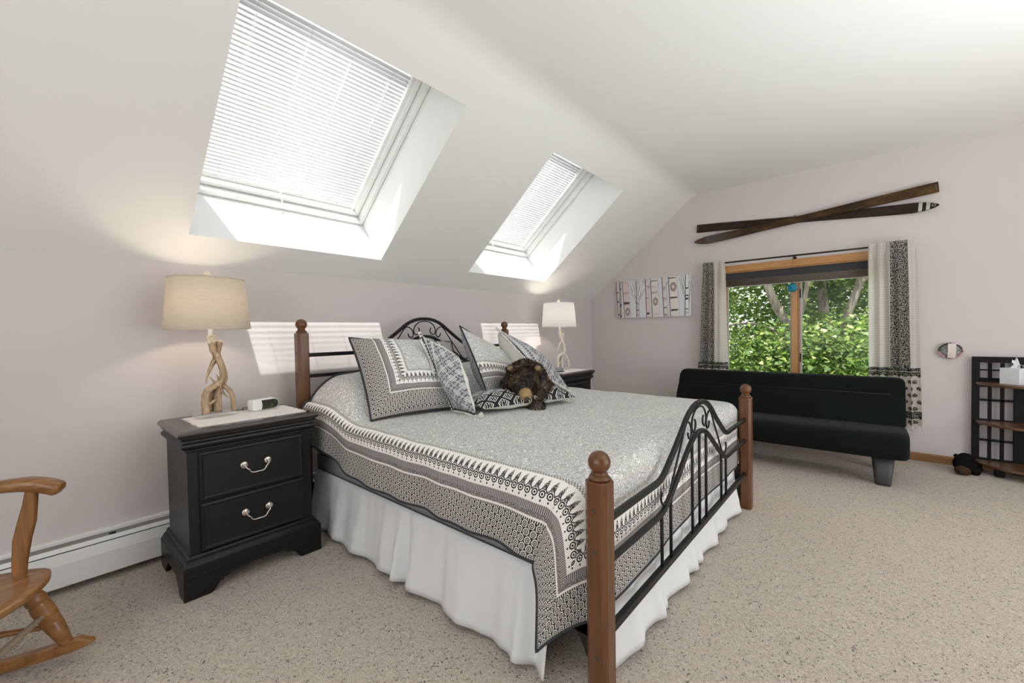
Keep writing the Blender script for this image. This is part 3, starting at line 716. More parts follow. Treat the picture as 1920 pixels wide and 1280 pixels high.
# ------------------------------------------------------------------ mattress, box spring, skirt, comforter
EX0, EX1, EYH, EYF, RR = -4.040, -2.080, -.245, -2.290, .050
def rbox(a, b, r, seg=3):
    m = MB(); m.box(a, b); return m
M['tick'] = simple('grey_ticking', (.27, .26, .275), .9, nz=.12, nscale=90)
mt = rbox((-4.028, -2.285, .452), (-2.094, -.255, .690), 0).build('mattress', M['tick'], bevel=.035, bseg=4); tag(mt, 'grey king mattress showing between the comforter and the bed skirt', 'mattress')
bs = rbox((-4.020, -2.275, .212), (-2.10, -.265, .450), 0).build('box_spring', M['tick'], bevel=.012); tag(bs, 'grey box spring under the mattress behind the bed skirt', 'box spring')
def bed_skirt():
    path = [(-4.034, -.30), (-4.034, -2.300), (-2.088, -2.300), (-2.088, -.30)]
    outs = [(-1, 0), (0, -1), (1, 0)]
    pts = []; rr = random.Random(11)
    tot = 0
    for i in range(3):
        a, b_ = path[i], path[i+1]; L = math.hypot(b_[0]-a[0], b_[1]-a[1]); n = int(L/.012)
        for k in range(n+(1 if i == 2 else 0)):
            f = k/n; ox, oy = outs[i]
            # round the outward direction near the corners
            if i < 2 and f > .97: g = (f-.97)/.06; nx, ny = outs[i+1]; ox, oy = ox*(1-g)+nx*g, oy*(1-g)+ny*g
            if i > 0 and f < .03: g = .5-f/.06; nx, ny = outs[i-1]; ox, oy = ox*(1-g)+nx*g, oy*(1-g)+ny*g
            pts.append((lerp(a[0], b_[0], f), lerp(a[1], b_[1], f), ox, oy, tot+L*f))
        tot += L
    N = len(pts)-1; nv = 14
    def wave(s):
        w = .60*math.sin(s*2*PI/.27+1.3*math.sin(s*2.1))+.14*math.sin(s*2*PI/.115+2.0*math.sin(s*3.7))+.35*math.sin(s*2*PI/.47+1)
        for c, a in ((1.88, 1.3), (.965, 1.6), (1.75, 1.0), (2.5, .8), (2.95, .9)): w += a*math.exp(-((s-c)/.03)**2)-a*.8*math.exp(-((s-c-.05)/.025)**2)
        return w
    def fn(i, j):
        x, y, ox, oy, s = pts[int(round(i*N))]; f = j                      # f = 0 top .. 1 hem
        out = .004+.050*f**1.2+.026*wave(s)*(f**.8)+.004*math.sin(s*60+3*math.sin(s*9))*min(1, f*3)*(1-f)
        out += .008*noise.noise(Vector((s*4, f*5, 2)))*f
        z = .368-.345*f+.014*wave(s*1.0)*f*.6
        return (x+ox*out, y+oy*out, max(.006, z))
    m = MB(); m.grid(fn, N, nv)
    # the skirt is split where the near foot post's bracket meets the rail
    kf = [k for k in range(len(m.f)) if not (1.872 < pts[m.f[k][0] % (N+1)][4] < 2.062)]
    m.f = [m.f[k] for k in kf]; m.mi = [m.mi[k] for k in kf]; m.sm = [m.sm[k] for k in kf]
    o = m.build('bed_skirt', M['skirt'], solid=.002, fix=False); tag(o, 'gathered white bed skirt hanging to the carpet around the bed', 'bed skirt')
bed_skirt()

LD, LF = .3075, .470                                       # overhang at the sides and at the foot
CW, CL = (EX1-EX0)+2*LD, (EYH-EYF)+LF
def top_z(x, y):
    z = .716+.007*noise.noise(Vector((x*2.3, y*2.3, 1)))+.004*noise.noise(Vector((x*7, y*7, 4)))
    z += .010*(1-((x-PXC)/1.0)**2)
    q = max(0., min(1., (x+4.055)/.28)); q2 = max(0., min(1., (-2.065-x)/.28)); hx = math.sqrt(max(0, 1-(1-min(q, q2))**2))
    p = max(0., min(1., (y+.90)/.42)); hy = p*p*(3-2*p)
    mid = 1-.35*math.exp(-((x-PXC)/.10)**2)
    return z+.235*hx*hy*mid+.012*hx*hy*noise.noise(Vector((x*6, y*6, 9)))
def roll(s, R=RR):
    if s <= 0: return 0, 0
    if s < R*PI/2: return R*math.sin(s/R), R*(1-math.cos(s/R))
    return R, R+s-R*PI/2
RF = .085
def comf(a, b_):
    # a across the bed from the near hem, b_ along the bed from the head edge
    da, dc, db = LD-a, a-(CW-LD), b_-(CL-LF)
    ef = EYF+RF-.045                                        # the foot rolls over with a softer radius
    xi = max(EX0, min(EX1, EX0+a-LD)); yi = max(ef, EYH-b_)
    db = b_-(EYH-ef); LFf = CL-(EYH-ef)
    z = top_z(xi, yi); s = max(da, dc)
    if s <= 0 and db <= 0: return (xi, yi, z)
    sg = -1 if da > 0 else 1
    HD = .20
    if s > 0 and db <= 0:
        o, dn = roll(s); f = s/LD
        rip = .010*math.sin(b_*9.5+.8*math.sin(b_*4))+.007*math.sin(b_*23+1.2)
        adj = .030*sstep(-1.3, -.25, yi)-.012*sstep(-1.7, -2.25, yi)
        near = sstep(.75, 0, -db)
        return (xi+sg*(o+.012*f+rip*f), yi+HD*(s/.56)*near, z-dn+adj*f)
    if s <= 0 and db > 0:
        o, dn = roll(db, RF); f = db/LFf
        rip = .006*math.sin(a*11+.6*math.sin(a*5))
        return (xi, yi-min(o, RF-.006)-(.002+rip)*f*.5, z-dn+.03*f*sstep(-3.6, -2.9, xi))
    r = math.hypot(s, db); th = math.atan2(db, s); q = th/(PI/2); Rm = lerp(RR, RF, q); o, dn = roll(r, Rm); f = r/.56
    c2 = math.sin(2*th)
    ox = o*math.cos(th)+.012*min(1, s/LD)+.060*f*max(0, c2)**1.2+.012*f*math.sin(7*th)
    oy = min(o*math.sin(th), RF-.006)
    return (xi+sg*ox, yi-oy+HD*f*max(0, math.cos(th))**.75, z-dn-.012*(1-q))
def comforter():
    NA, NB = 150, 150
    # finer spacing over the rolled edges
    av = sorted(set([round(x, 5) for x in list(np.linspace(0, LD+.02, 34))+list(np.linspace(LD+.02, CW-LD-.02, 70))+list(np.linspace(CW-LD-.02, CW, 26))]))
    bv = sorted(set([round(x, 5) for x in list(np.linspace(0, CL-LF-.03, 86))+list(np.linspace(CL-LF-.03, CL, 46))]))
    na, nb = len(av)-1, len(bv)-1
    m = MB(); m.grid(lambda i, j: comf(av[int(round(i*na))], bv[int(round(j*nb))]), na, nb, 0, lambda i, j: (av[int(round(i*na))], bv[int(round(j*nb))]))
    m.f = [f[::-1] for f in m.f]
    o = m.build('comforter', [comforter_mat(CW, CL), M['tick']], fix=False)
    md = o.modifiers.new('thickness', 'SOLIDIFY'); md.thickness = .012; md.offset = -1; md.material_offset = 1; md.material_offset_rim = 0
    tag(o, 'grey and white paisley comforter with a dark printed border spread over the bed', 'comforter')
    m = MB(); edge = [comf(0, b_) for b_ in bv]+[comf(a, CL) for a in av[1:]]+[comf(CW, b_) for b_ in bv[::-1][1:]]
    m.tube(edge, .0045, 6); m.build('piping', M['dkfab'], o)
    m = MB(); m.tube([Vector(comf(a, .006))+Vector((0, .004, .004)) for a in av], .0085, 8); m.build('head_piping', M['dkfab'], o)
comforter()

# ------------------------------------------------------------------ pillows
def pillow(name, label, c, th, front, back, size, pinch=.10, pip=None, pomp=None, back_th=None, seed=0, ex=.42, pedge='all'):
    # c = corners bl, br, tr, tl in world space; the front faces (br-bl) x (tl-bl)
    bl, br, tr, tl = [Vector(p) for p in c]; N = 26
    nrm = (br-bl).cross(tl-bl).normalized(); ctr = (bl+br+tr+tl)/4
    bt = th if back_th is None else back_th
    def pos(u, v, sgn):
        U, Vv = 2*u-1, 2*v-1
        # sides bow inwards between the corners
        uu = .5+.5*U*(1-pinch*(1-Vv*Vv)); vv = .5+.5*Vv*(1-pinch*(1-U*U))
        P = bl.lerp(br, uu).lerp(tl.lerp(tr, uu), vv)
        e = max(0, (1-U*U)*(1-Vv*Vv)); h = e**(ex if sgn > 0 else .42)
        w = noise.noise(P*9+Vector((seed, 0, 0)))*.012*min(1, e*4)+noise.noise(P*22+Vector((seed, 3, 0)))*.004*min(1, e*5)
        return P+nrm*(sgn*((th if sgn > 0 else bt)*h)+w)
    m = MB()
    m.grid(lambda u, v: tuple(pos(u, v, 1)), N, N, 0, lambda u, v: (u*size[0], v*size[1]))
    k = len(m.f)
    m.grid(lambda u, v: tuple(pos(u, v, -1)), N, N, 1, lambda u, v: (u*size[0], v*size[1]))
    m.f = m.f[:k]+[f[::-1] for f in m.f[k:]]
    o = m.build(name, [front, back], fix=False)
    edge = [pos(i/N, 0, 1) for i in range(N)]+[pos(1, i/N, 1) for i in range(N)]+[pos(1-i/N, 1, 1) for i in range(N)]+[pos(0, 1-i/N, 1) for i in range(N+1)]
    if pedge == 'left': edge = edge[3*N:]+edge[1:N+1]
    if pip:
        m = MB(); m.tube(edge, .0065, 6, caps=False); m.build('piping', pip, o)
    if pomp:
        m = MB(); rr = random.Random(seed); L = 0
        d = [0]
        for i in range(len(edge)-1): d.append(d[-1]+(edge[i+1]-edge[i]).length)
        s = 0
        while s < d[-1]:
            i = max(0, min(len(edge)-2, int(np.searchsorted(d, s))-1)); q = edge[i].lerp(edge[i+1], (s-d[i])/max(1e-6, d[i+1]-d[i]))
            out = (q-ctr); out -= nrm*out.dot(nrm); out.normalize()
            q = q+out*.013+Vector((0, 0, -.004)); r = .0105+rr.uniform(-.0015, .002)
            m.sphere(tuple(q), r, 8, sz=.95); s += .0215
        t_ = m.build('pompom_trim', pomp, o); t_['kind'] = 'stuff'
    tag(o, label, 'pillow', 'pillows heaped at the head of the bed')
    return o, pos
def geo_mat():
    # woven grey geometric cloth: stripes beside the seam and a diamond lattice across the middle
    b = B('woven_geometric_grey'); x, y = b.uv(); v = b.vec(x, y, 0.0)
    nz = b.noise(v, 210, 1); n2 = b.noise(v, 40, 2)
    DK, MD, LT = (.045, .047, .055), (.27, .275, .295), (.66, .65, .64)
    p = .115; a = ((x+y)/p).frac()-.5; c = ((x-y)/p).frac()-.5
    m1 = a.abs().max(c.abs()); m2 = a.abs().min(c.abs())
    lat = (m2 < .045); r1 = (m1 > .33)*(m1 < .39); 
    hat = (((x+y)*(1/.011)).frac() > .5)
    hb = (((x-y)*(1/.013)).frac() > .55)*(nz > .45)
    col = b.mix(hat*.9, MD, (.47, .47, .48)); col = b.mix((m1 < .30)*.85, col, b.mix(hb, LT, DK)); col = b.mix(r1, col, DK); col = b.mix(lat, col, (.56, .56, .56))
    # border stripes along the side edges
    d = x
    dash = (((y/.026).frac()-.5).abs() < .28)
    s = b.mix((nz > .5), (.40, .40, .42), (.60, .60, .60)); s = b.mix((d > .045)*(d < .062)*dash, s, DK); s = b.mix((d > .066)*(d < .074)*dash.inv(), s, DK); s = b.mix((d > .018)*(d < .024), s, LT); s = b.mix((d > .084)*(d < .092), s, LT); s = b.mix(d < .009, s, DK)
    col = b.mix(d < .098, col, s)
    return b.done(b.bsdf(col, .93, spec=.08, normal=b.bump(nz+n2, .5, .004)))
def diamond_mat():
    b = B('black_white_diamond_kilim'); x, y = b.uv(); v = b.vec(x, y, 0.0); nz = b.noise(v, 160, 1)
    DK, LT, GR = (.030, .028, .030), (.70, .68, .65), (.38, .38, .385)
    p = .115; a = ((x+y)/p).frac()-.5; c = ((x-y+.02)/p).frac()-.5
    mx = a.abs().max(c.abs()); mn = a.abs().min(c.abs())
    core = (mx < .10); bars = (((x*(1/.016)).frac()-.5).abs() < .22)*(mx < .25)
    zig = (((y*(1/.012)).frac()+((x*(1/.024)).frac()-.5).abs()*1.0).frac() > .5)
    col = b.mix((mx > .30)*(mx < .37), DK, LT); col = b.mix(bars*.9, col, LT); col = b.mix(core*(nz > .45), col, DK)
    top = b.mix(zig, LT, GR); top = b.mix((mx > .40), top, (.22, .22, .23)); top = b.mix((mx > .30)*(mx < .36), top, (.20, .20, .21))
    col = b.mix(y > .155, col, top)
    return b.done(b.bsdf(col, .93, spec=.08, normal=b.bump(nz, .4, .003)))
M['geo'] = geo_mat(); M['dia'] = diamond_mat()
shamA = sham_mat('bordered_sham_print', .74, .66, 1.08)
pillow('pillow', 'large bordered paisley sham leaning nearest the left bedpost', [(-3.960, -.850, .730), (-3.300, -.985, .728), (-3.235, -.72, 1.160), (-3.856, -.42, 1.205)], .105, shamA, M['backing'], (.74, .66), .05, pip=M['dkfab'], seed=1)
pillow('pillow', 'grey geometric pillow with cream pompoms leaning against the large bordered sham', [(-3.460, -.985, .735), (-3.500, -1.235, .735), (-3.390, -.965, 1.075), (-3.545, -.775, 1.220)], .060, M['geo'], M['offwhite'], (.30, .50), .04, ex=1.0, pedge='left', pip=M['dkfab'], pomp=M['pom'], seed=2)
pillow('pillow', 'paisley sham with dark piping standing edge-on behind the plush bear', [(-3.235, -1.075, .815), (-2.68, -.95, .735), (-2.56, -.70, 1.02), (-3.262, -.845, 1.272)], .085, sham_mat('bordered_sham_print_far', .74, .66, 1.0, False), M['backing'], (.74, .66), .05, pip=M['dkfab'], back_th=.13, ex=.6, seed=3)
pillow('pillow', 'pompom pillow with a plain white back tilted up near the far bedpost', [(-2.775, -1.15, .925), (-2.30, -1.13, .720), (-2.22, -.70, .985), (-2.772, -.75, 1.256)], .08, M['geo'], M['offwhite'], (.50, .50), .05, pomp=M['pom'], back_th=.20, ex=.6, seed=4)
E_, _p = pillow('pillow', 'flat lumbar pillow with black and white diamonds lying under the plush bear', [(-3.475, -1.265, .768), (-2.765, -1.475, .768), (-2.66, -1.17, .800), (-3.365, -.96, .800)], .065, M['dia'], M['offwhite'], (.76, .36), .03, back_th=.045, seed=5)
m = MB(); rr = random.Random(2)
for k in range(26):
    p = Vector((-3.478, -1.265, .752)); a = rr.uniform(-.5, .5); m.tube([p, p+Vector((-.018+rr.uniform(-.01, .01), -.012+rr.uniform(-.012, .012), -.012)), p+Vector((-.036+rr.uniform(-.016, .016), -.022+rr.uniform(-.02, .02), -.026+rr.uniform(-.004, .004)))], [.003, .003, .0015], 4)
o = m.build('tassel', M['pom'], E_); o['kind'] = 'stuff'

# ------------------------------------------------------------------ plush bears
def blob(name, balls, mat, parent, vox=.012, smooth=6):
    # one continuous skin grown over overlapping ellipsoids
    m = MB()
    for (c, r, s) in balls: m.sphere(c, r, 16, 0, *s)
    o = m.build(name, mat, parent)
    md = o.modifiers.new('skin', 'REMESH'); md.mode = 'VOXEL'; md.voxel_size = vox; md.use_smooth_shade = True
    md = o.modifiers.new('smooth', 'SMOOTH'); md.iterations = smooth; md.factor = .5
    dg = bpy.context.evaluated_depsgraph_get(); ev = o.evaluated_get(dg); me = bpy.data.meshes.new_from_object(ev); me.name = name
    o.modifiers.clear(); old = o.data; o.data = me; bpy.data.meshes.remove(old)
    if not me.materials: me.materials.append(mat)
    for p in me.polygons: p.use_smooth = True
    return o
def fur(name, o, n, length, mats, parent, seed, droop=(0, 0, -.5), wid=.0035, pick=None):
    me = o.data; me.calc_loop_triangles(); rr = random.Random(seed)
    vs = [v.co.copy() for v in me.vertices]; ns = [v.normal.copy() for v in me.vertices]
    tris = [tuple(t.vertices) for t in me.loop_triangles]; ar = np.array([t.area for t in me.loop_triangles]); ar = np.cumsum(ar/ar.sum())
    m = MB()
    for k in range(n):
        t = tris[int(np.searchsorted(ar, rr.random()))]; a, b_ = rr.random(), rr.random()
        if a+b_ > 1: a, b_ = 1-a, 1-b_
        P = vs[t[0]]*(1-a-b_)+vs[t[1]]*a+vs[t[2]]*b_; Nn = (ns[t[0]]*(1-a-b_)+ns[t[1]]*a+ns[t[2]]*b_).normalized()
        dd = (Nn+Vector(droop)*.9+Vector((rr.uniform(-.45, .45), rr.uniform(-.45, .45), rr.uniform(-.45, .45)))).normalized()
        if dd.dot(Nn) < .12: dd = (dd+Nn*.4).normalized()
        sd = dd.cross(Nn); sd = sd.normalized() if sd.length > 1e-4 else Vector((1, 0, 0)); L = length*rr.uniform(.6, 1.2)
        mi = pick(P, rr) if pick else 0
        q = P+dd*L*.55; e = q+(dd+Vector(droop)*.5).normalized()*L*.5
        m.add([tuple(P-sd*wid), tuple(P+sd*wid), tuple(q+sd*wid*.7), tuple(q-sd*wid*.7), tuple(e)], [(0, 1, 2, 3), (3, 2, 4)], mi)
    f = m.build(name, mats, parent, fix=False); f['kind'] = 'stuff'; return f
def bear_big():
    t = thing('plush_bear', 'dark brown mottled plush bear slumped face-down over the diamond pillow', 'plush toy', (-3.0, -1.2, .76))
    fu = [simple('fur_black_brown', (.036, .025, .018), .6), simple('fur_brown', (.11, .068, .042), .6), simple('fur_tan_tips', (.34, .24, .14), .6)]
    # local frame: F towards the viewer, S to the viewer's right, U up; origin under the chest on the pillow
    F = Vector((-.795, -.605, 0)).normalized(); S = Vector((.605, -.795, 0)).normalized(); U = Vector((0, 0, 1)); O = Vector((-3.02, -1.225, .815))
    def L(s, f, u): p = O+S*s+F*f+U*u; return (p.x, p.y, p.z)
    e = (1, 1, 1)
    body = [(L(.00, -.10, .095), .130, (1, 1, .92)), (L(.03, -.22, .075), .125, (1, 1, .92)), (L(-.095, -.01, .045), .072, e), (L(.110, .00, .045), .074, e),
            (L(-.118, .07, -.015), .058, e), (L(-.122, .135, -.060), .054, e), (L(.095, .06, -.02), .060, e), (L(.075, .14, -.085), .060, e), (L(.072, .165, -.115), .052, e),
            (L(.13, -.16, .0), .075, e), (L(-.11, -.18, .0), .075, e)]
    b1 = blob('body', body, fu[0], t)
    head = [(L(.00, .055, .075), .108, (1.0, 1, .98)), (L(-.012, .08, .045), .095, e), (L(.01, .10, .02), .07, e), (L(-.090, .045, .155), .034, (1.1, 1, .9)), (L(.085, .04, .163), .036, (1.1, 1, .9))]
    h = blob('head', head, fu[0], t)
    def pk(P, rr):
        q = noise.noise(P*16+Vector((3, 1, 7))); r = rr.random()
        if q > .13 and r < .7: return 2
        return 1 if q+rr.uniform(-.3, .3) > -.08 else 0
    fur('fur', b1, 7000, .019, fu, b1, 1, (-.25, -.2, -.6), pick=pk); fur('fur', h, 6000, .013, fu, h, 2, (-.35, -.25, -.5), pick=pk)
    mz = blob('muzzle', [(L(.008, .165, .010), .044, (1, 1, .95)), (L(.010, .195, .000), .036, (1, 1, .95))], simple('tan_plush_muzzle', (.34, .225, .105), .85, nz=.25, nscale=160), h, .007, 3)
    m = MB(); m.sphere(L(.020, .226, -.012), .0145, 12, 0, 1.2, 1.1, .85); m.build('nose', simple('dark_olive_nose', (.030, .026, .012), .35), h)
    for s in (-.045, .05):
        m = MB(); m.sphere(L(s, .150, .072), .009, 10); m.build('eye', simple('amber_black_eye', (.012, .009, .006), .1), h)
    for s, d in ((-.085, -.01), (.080, .02)):
        m = MB(); m.sphere(L(s*1.06+d*.3, .066, .166), .026, 10, 0, 1.1, .8, .75); m.build('inner_ear', simple('tan_inner_ear', (.22, .15, .085), .8), h)
bear_big()
def bear_small():
    t = thing('plush_bear', 'small black plush bear with a brown muzzle sitting on the carpet by the shelf', 'plush toy', (-.22, -3.60, 0))
    bk = simple('black_plush', (.0055, .005, .005), .85, spec=.1); br = simple('brown_plush', (.055, .028, .016), .85, spec=.1)
    F = Vector((-.83, .56, 0)); S = Vector((.56, .83, 0)) ; O = Vector((-.235, -3.600, 0)); Rt = Vector((.655, -.755, 0))
    # a runs along the picture-right direction of the toy, d towards the viewer
    D = Vector((-.755, -.655, 0))
    def L(a, d, u): p = O+Rt*a+D*d+Vector((0, 0, u)); return (p.x, p.y, p.z)
    e = (1, 1, 1)
    blob('body', [(L(.015, -.02, .068), .068, e), (L(.055, -.03, .055), .058, e), (L(-.030, .0, .085), .058, e), (L(-.005, .0, .130), .044, (1, 1, .9)), (L(.095, .0, .026), .030, (1.3, 1.1, .85)), (L(.03, .045, .03), .036, e), (L(-.065, .0, .075), .032, e)], bk, t, .008, 5)
    blob('muzzle', [(L(-.072, .035, .040), .042, (1, 1, .92)), (L(-.050, .04, .034), .038, (1, 1, .9))], br, t, .006, 4)
    m = MB(); m.sphere(L(-.098, .060, .028), .014, 12); m.build('nose', M['dark'], t)
    for s in (-.055, .045):
        m = MB(); m.sphere(L(s, -.02, .140), .017, 12); m.build('ear', bk, t)
bear_small()

# ------------------------------------------------------------------ futon
def futon():
    b = B('black_green_suede'); n = b.noise(b.ovec(), 6, 3); n2 = b.noise(b.ovec(), 300, 2)
    mt = b.done(b.bsdf(b.mix(n, (.0050, .0072, .0062), (.0095, .0135, .0115)), .9, spec=.06, sheen=.05, normal=b.bump(n2, .15, .002)))
    t = thing('futon', 'armless black futon sofa under the window', 'sofa', (-.7, -2.3, 0)); y0, y1 = -1.372, -3.232
    def cushion(name, prof):
        P = spline(prof, 5, True); m = MB(); c = sum(P, Vector())/len(P)
        rr = []
        for f, s in ((0, .80), (.006, .92), (.016, .975), (.035, 1.0), (.5, 1.0), (.965, 1.0), (.984, .975), (.994, .92), (1, .80)):
            y = lerp(y0, y1, f); rr.append([(c.x+(p.x-c.x)*s, y, c.z+(p.z-c.z)*s) for p in P])
        m.rings(rr, smooth=True); return m.build(name, mt, t)
    cushion('seat', [(-.50, 0, .385), (-.70, 0, .400), (-.90, 0, .415), (-1.02, 0, .412), (-1.075, 0, .375), (-1.085, 0, .300), (-1.065, 0, .235), (-1.02, 0, .222), (-.80, 0, .235), (-.55, 0, .25), (-.46, 0, .30)])
    # back with two stitched channels
    cushion('back', [(-.60, 0, .372), (-.575, 0, .44), (-.535, 0, .52), (-.492, 0, .595), (-.462, 0, .630), (-.458, 0, .640), (-.452, 0, .662), (-.425, 0, .720), (-.395, 0, .762), (-.345, 0, .775), (-.298, 0, .750), (-.330, 0, .66), (-.40, 0, .52), (-.465, 0, .38), (-.53, 0, .345)])
    m = MB(); m.tube([(-.4635, y0-.09, .638), (-.4635, y1+.09, .638)], .0035, 6); m.build('seam', M['dark'], t)
    lg = simple('charcoal_plastic_leg', (.045, .048, .050), .5)
    for lx, ly in ((-.955, -3.085), (-.955, -1.52), (-.50, -3.085), (-.50, -1.52)):
        m = MB(); rr = []
        for z, rx, ry in ((0, .040, .048), (.02, .042, .050), (.235, .062, .072)):
            rr.append([(lx+rx*math.copysign(abs(math.cos(a))**.6, math.cos(a)), ly+ry*math.copysign(abs(math.sin(a))**.6, math.sin(a)), z) for a in [2*PI*k/24 for k in range(24)]])
        m.rings(rr, smooth=True); m.build('leg', lg, t)
    m = MB(); m.box((-.95, -1.50, .215), (-.50, -3.10, .235)); m.build('frame', M['dark'], t)
futon()

# ------------------------------------------------------------------ lattice shelf, tissue box
M['blk'] = simple('black_painted_wood', (.006, .005, .0048), .5, spec=.22); M['cherry'] = wood('reddish_brown_shelf_wood', (.085, .038, .018), (.17, .082, .042), 1, .3, 10)
def shelf():
    t = thing('lattice_shelf', 'black lattice-backed shelf with three brown half-round shelves against the window wall', 'shelf', (-.15, -4.0, 0))
    ya, yc = -3.655, -3.985; x0, x1 = -.052, -.022
    def bxp(name, y0, y1, z0, z1, xa=x0, xb=x1, mat=None): 
        m = MB(); m.box((xa, y0, z0), (xb, y1, z1)); m.build(name, mat or M['blk'], t, bevel=.002)
    for s in (0, 1):
        f = (lambda y: y) if s == 0 else (lambda y: 2*yc-y)
        bxp('stile', f(ya), f(-3.699), .0, .950)
        for a, b_ in ((-3.745, -3.767), (-3.813, -3.836)): bxp('lattice_bar', f(a), f(b_), .10, .90, -.046, -.028)
        for z0, z1 in ((.835, .846), (.582, .599), (.248, .264)): bxp('lattice_rail', f(-3.699), f(-3.885), z0, z1, -.046, -.028)
        for z0, z1 in ((.903, .950), (.70, .775), (.38, .432), (.06, .104)): bxp('rail', f(-3.699), f(-3.885), z0, z1, x0+.002, x1-.002)
        m = MB(); m.prism([(f(ya), 0), (f(ya)-.065*(1 if s == 0 else -1), 0), (f(ya)-.055*(1 if s == 0 else -1), .06), (f(ya), .08)], 0, -.075, -.022); m.build('foot', M['blk'], t)
    bxp('center_panel', -3.885, 2*yc+3.885, .0, .950)
    for z in (.724, .404, .072):
        hw = yc-ya; m = MB(); P = []
        for k in range(33):
            a = PI*k/32; P.append((-.052-.305*math.sin(a)**.9, yc-hw*.94*math.cos(a)))
        m.rings([[(x*1.0+.004, y, z) for x, y in P], [(x, y, z+.004) for x, y in P], [(x, y, z+.016) for x, y in P], [(x+.004, y, z+.020) for x, y in P]]); m.build('half_round_shelf', M['cherry'], t)
    bxp('front_leg', -3.765, -3.815, 0, .072, -.215, -.165); bxp('front_leg', 2*yc+3.765, 2*yc+3.815, 0, .072, -.215, -.165)
shelf()
def tissue():
    t = thing('tissue_box', 'white cube tissue box on the top half-round shelf', 'tissue box', (-.20, -3.88, .744))
    b = B('printed_tissue_carton'); n = b.noise(b.ovec(), 30, 4, .6, 1.0); x, y, z = b.obj()
    mk = (n > .62)*(z < .785)
    mt = b.done(b.bsdf(b.mix(mk*.5, b.mix(n, (.70, .71, .73), (.80, .81, .82)), (.35, .47, .52)), .5))
    A = Matrix.Translation((-.185, -3.865, .745)) @ Matrix.Rotation(math.radians(-38), 4, 'Z'); s = .057
    m = MB(); m.box((-s, -s, 0), (s, s, .128)); m.v = [tuple(A @ Vector(p)) for p in m.v]; m.build('carton', mt, t, bevel=.002)
    m = MB()
    def fn(u, v):
        a = (u-.5)*2; w = v
        p = Vector((a*(.030+.030*w)+.018*math.sin(w*3), .012*math.sin(a*5+w*4)+.015*w*math.sin(a*3), .126+.075*w-.030*w*a*a+.012*math.sin(a*6)*w))
        return tuple(A @ p)
    m.grid(fn, 20, 12)
    m.grid(lambda u, v: tuple(A @ Vector((.030*v*2+.02*(u-.5), -.045*v+.05*(u-.5)*v, .131+.025*math.sin(v*PI)-.018*v*v))), 10, 10)
    o = m.build('tissue', M['skirt'], t, fix=False, solid=.0008); o['kind'] = 'stuff'
tissue()

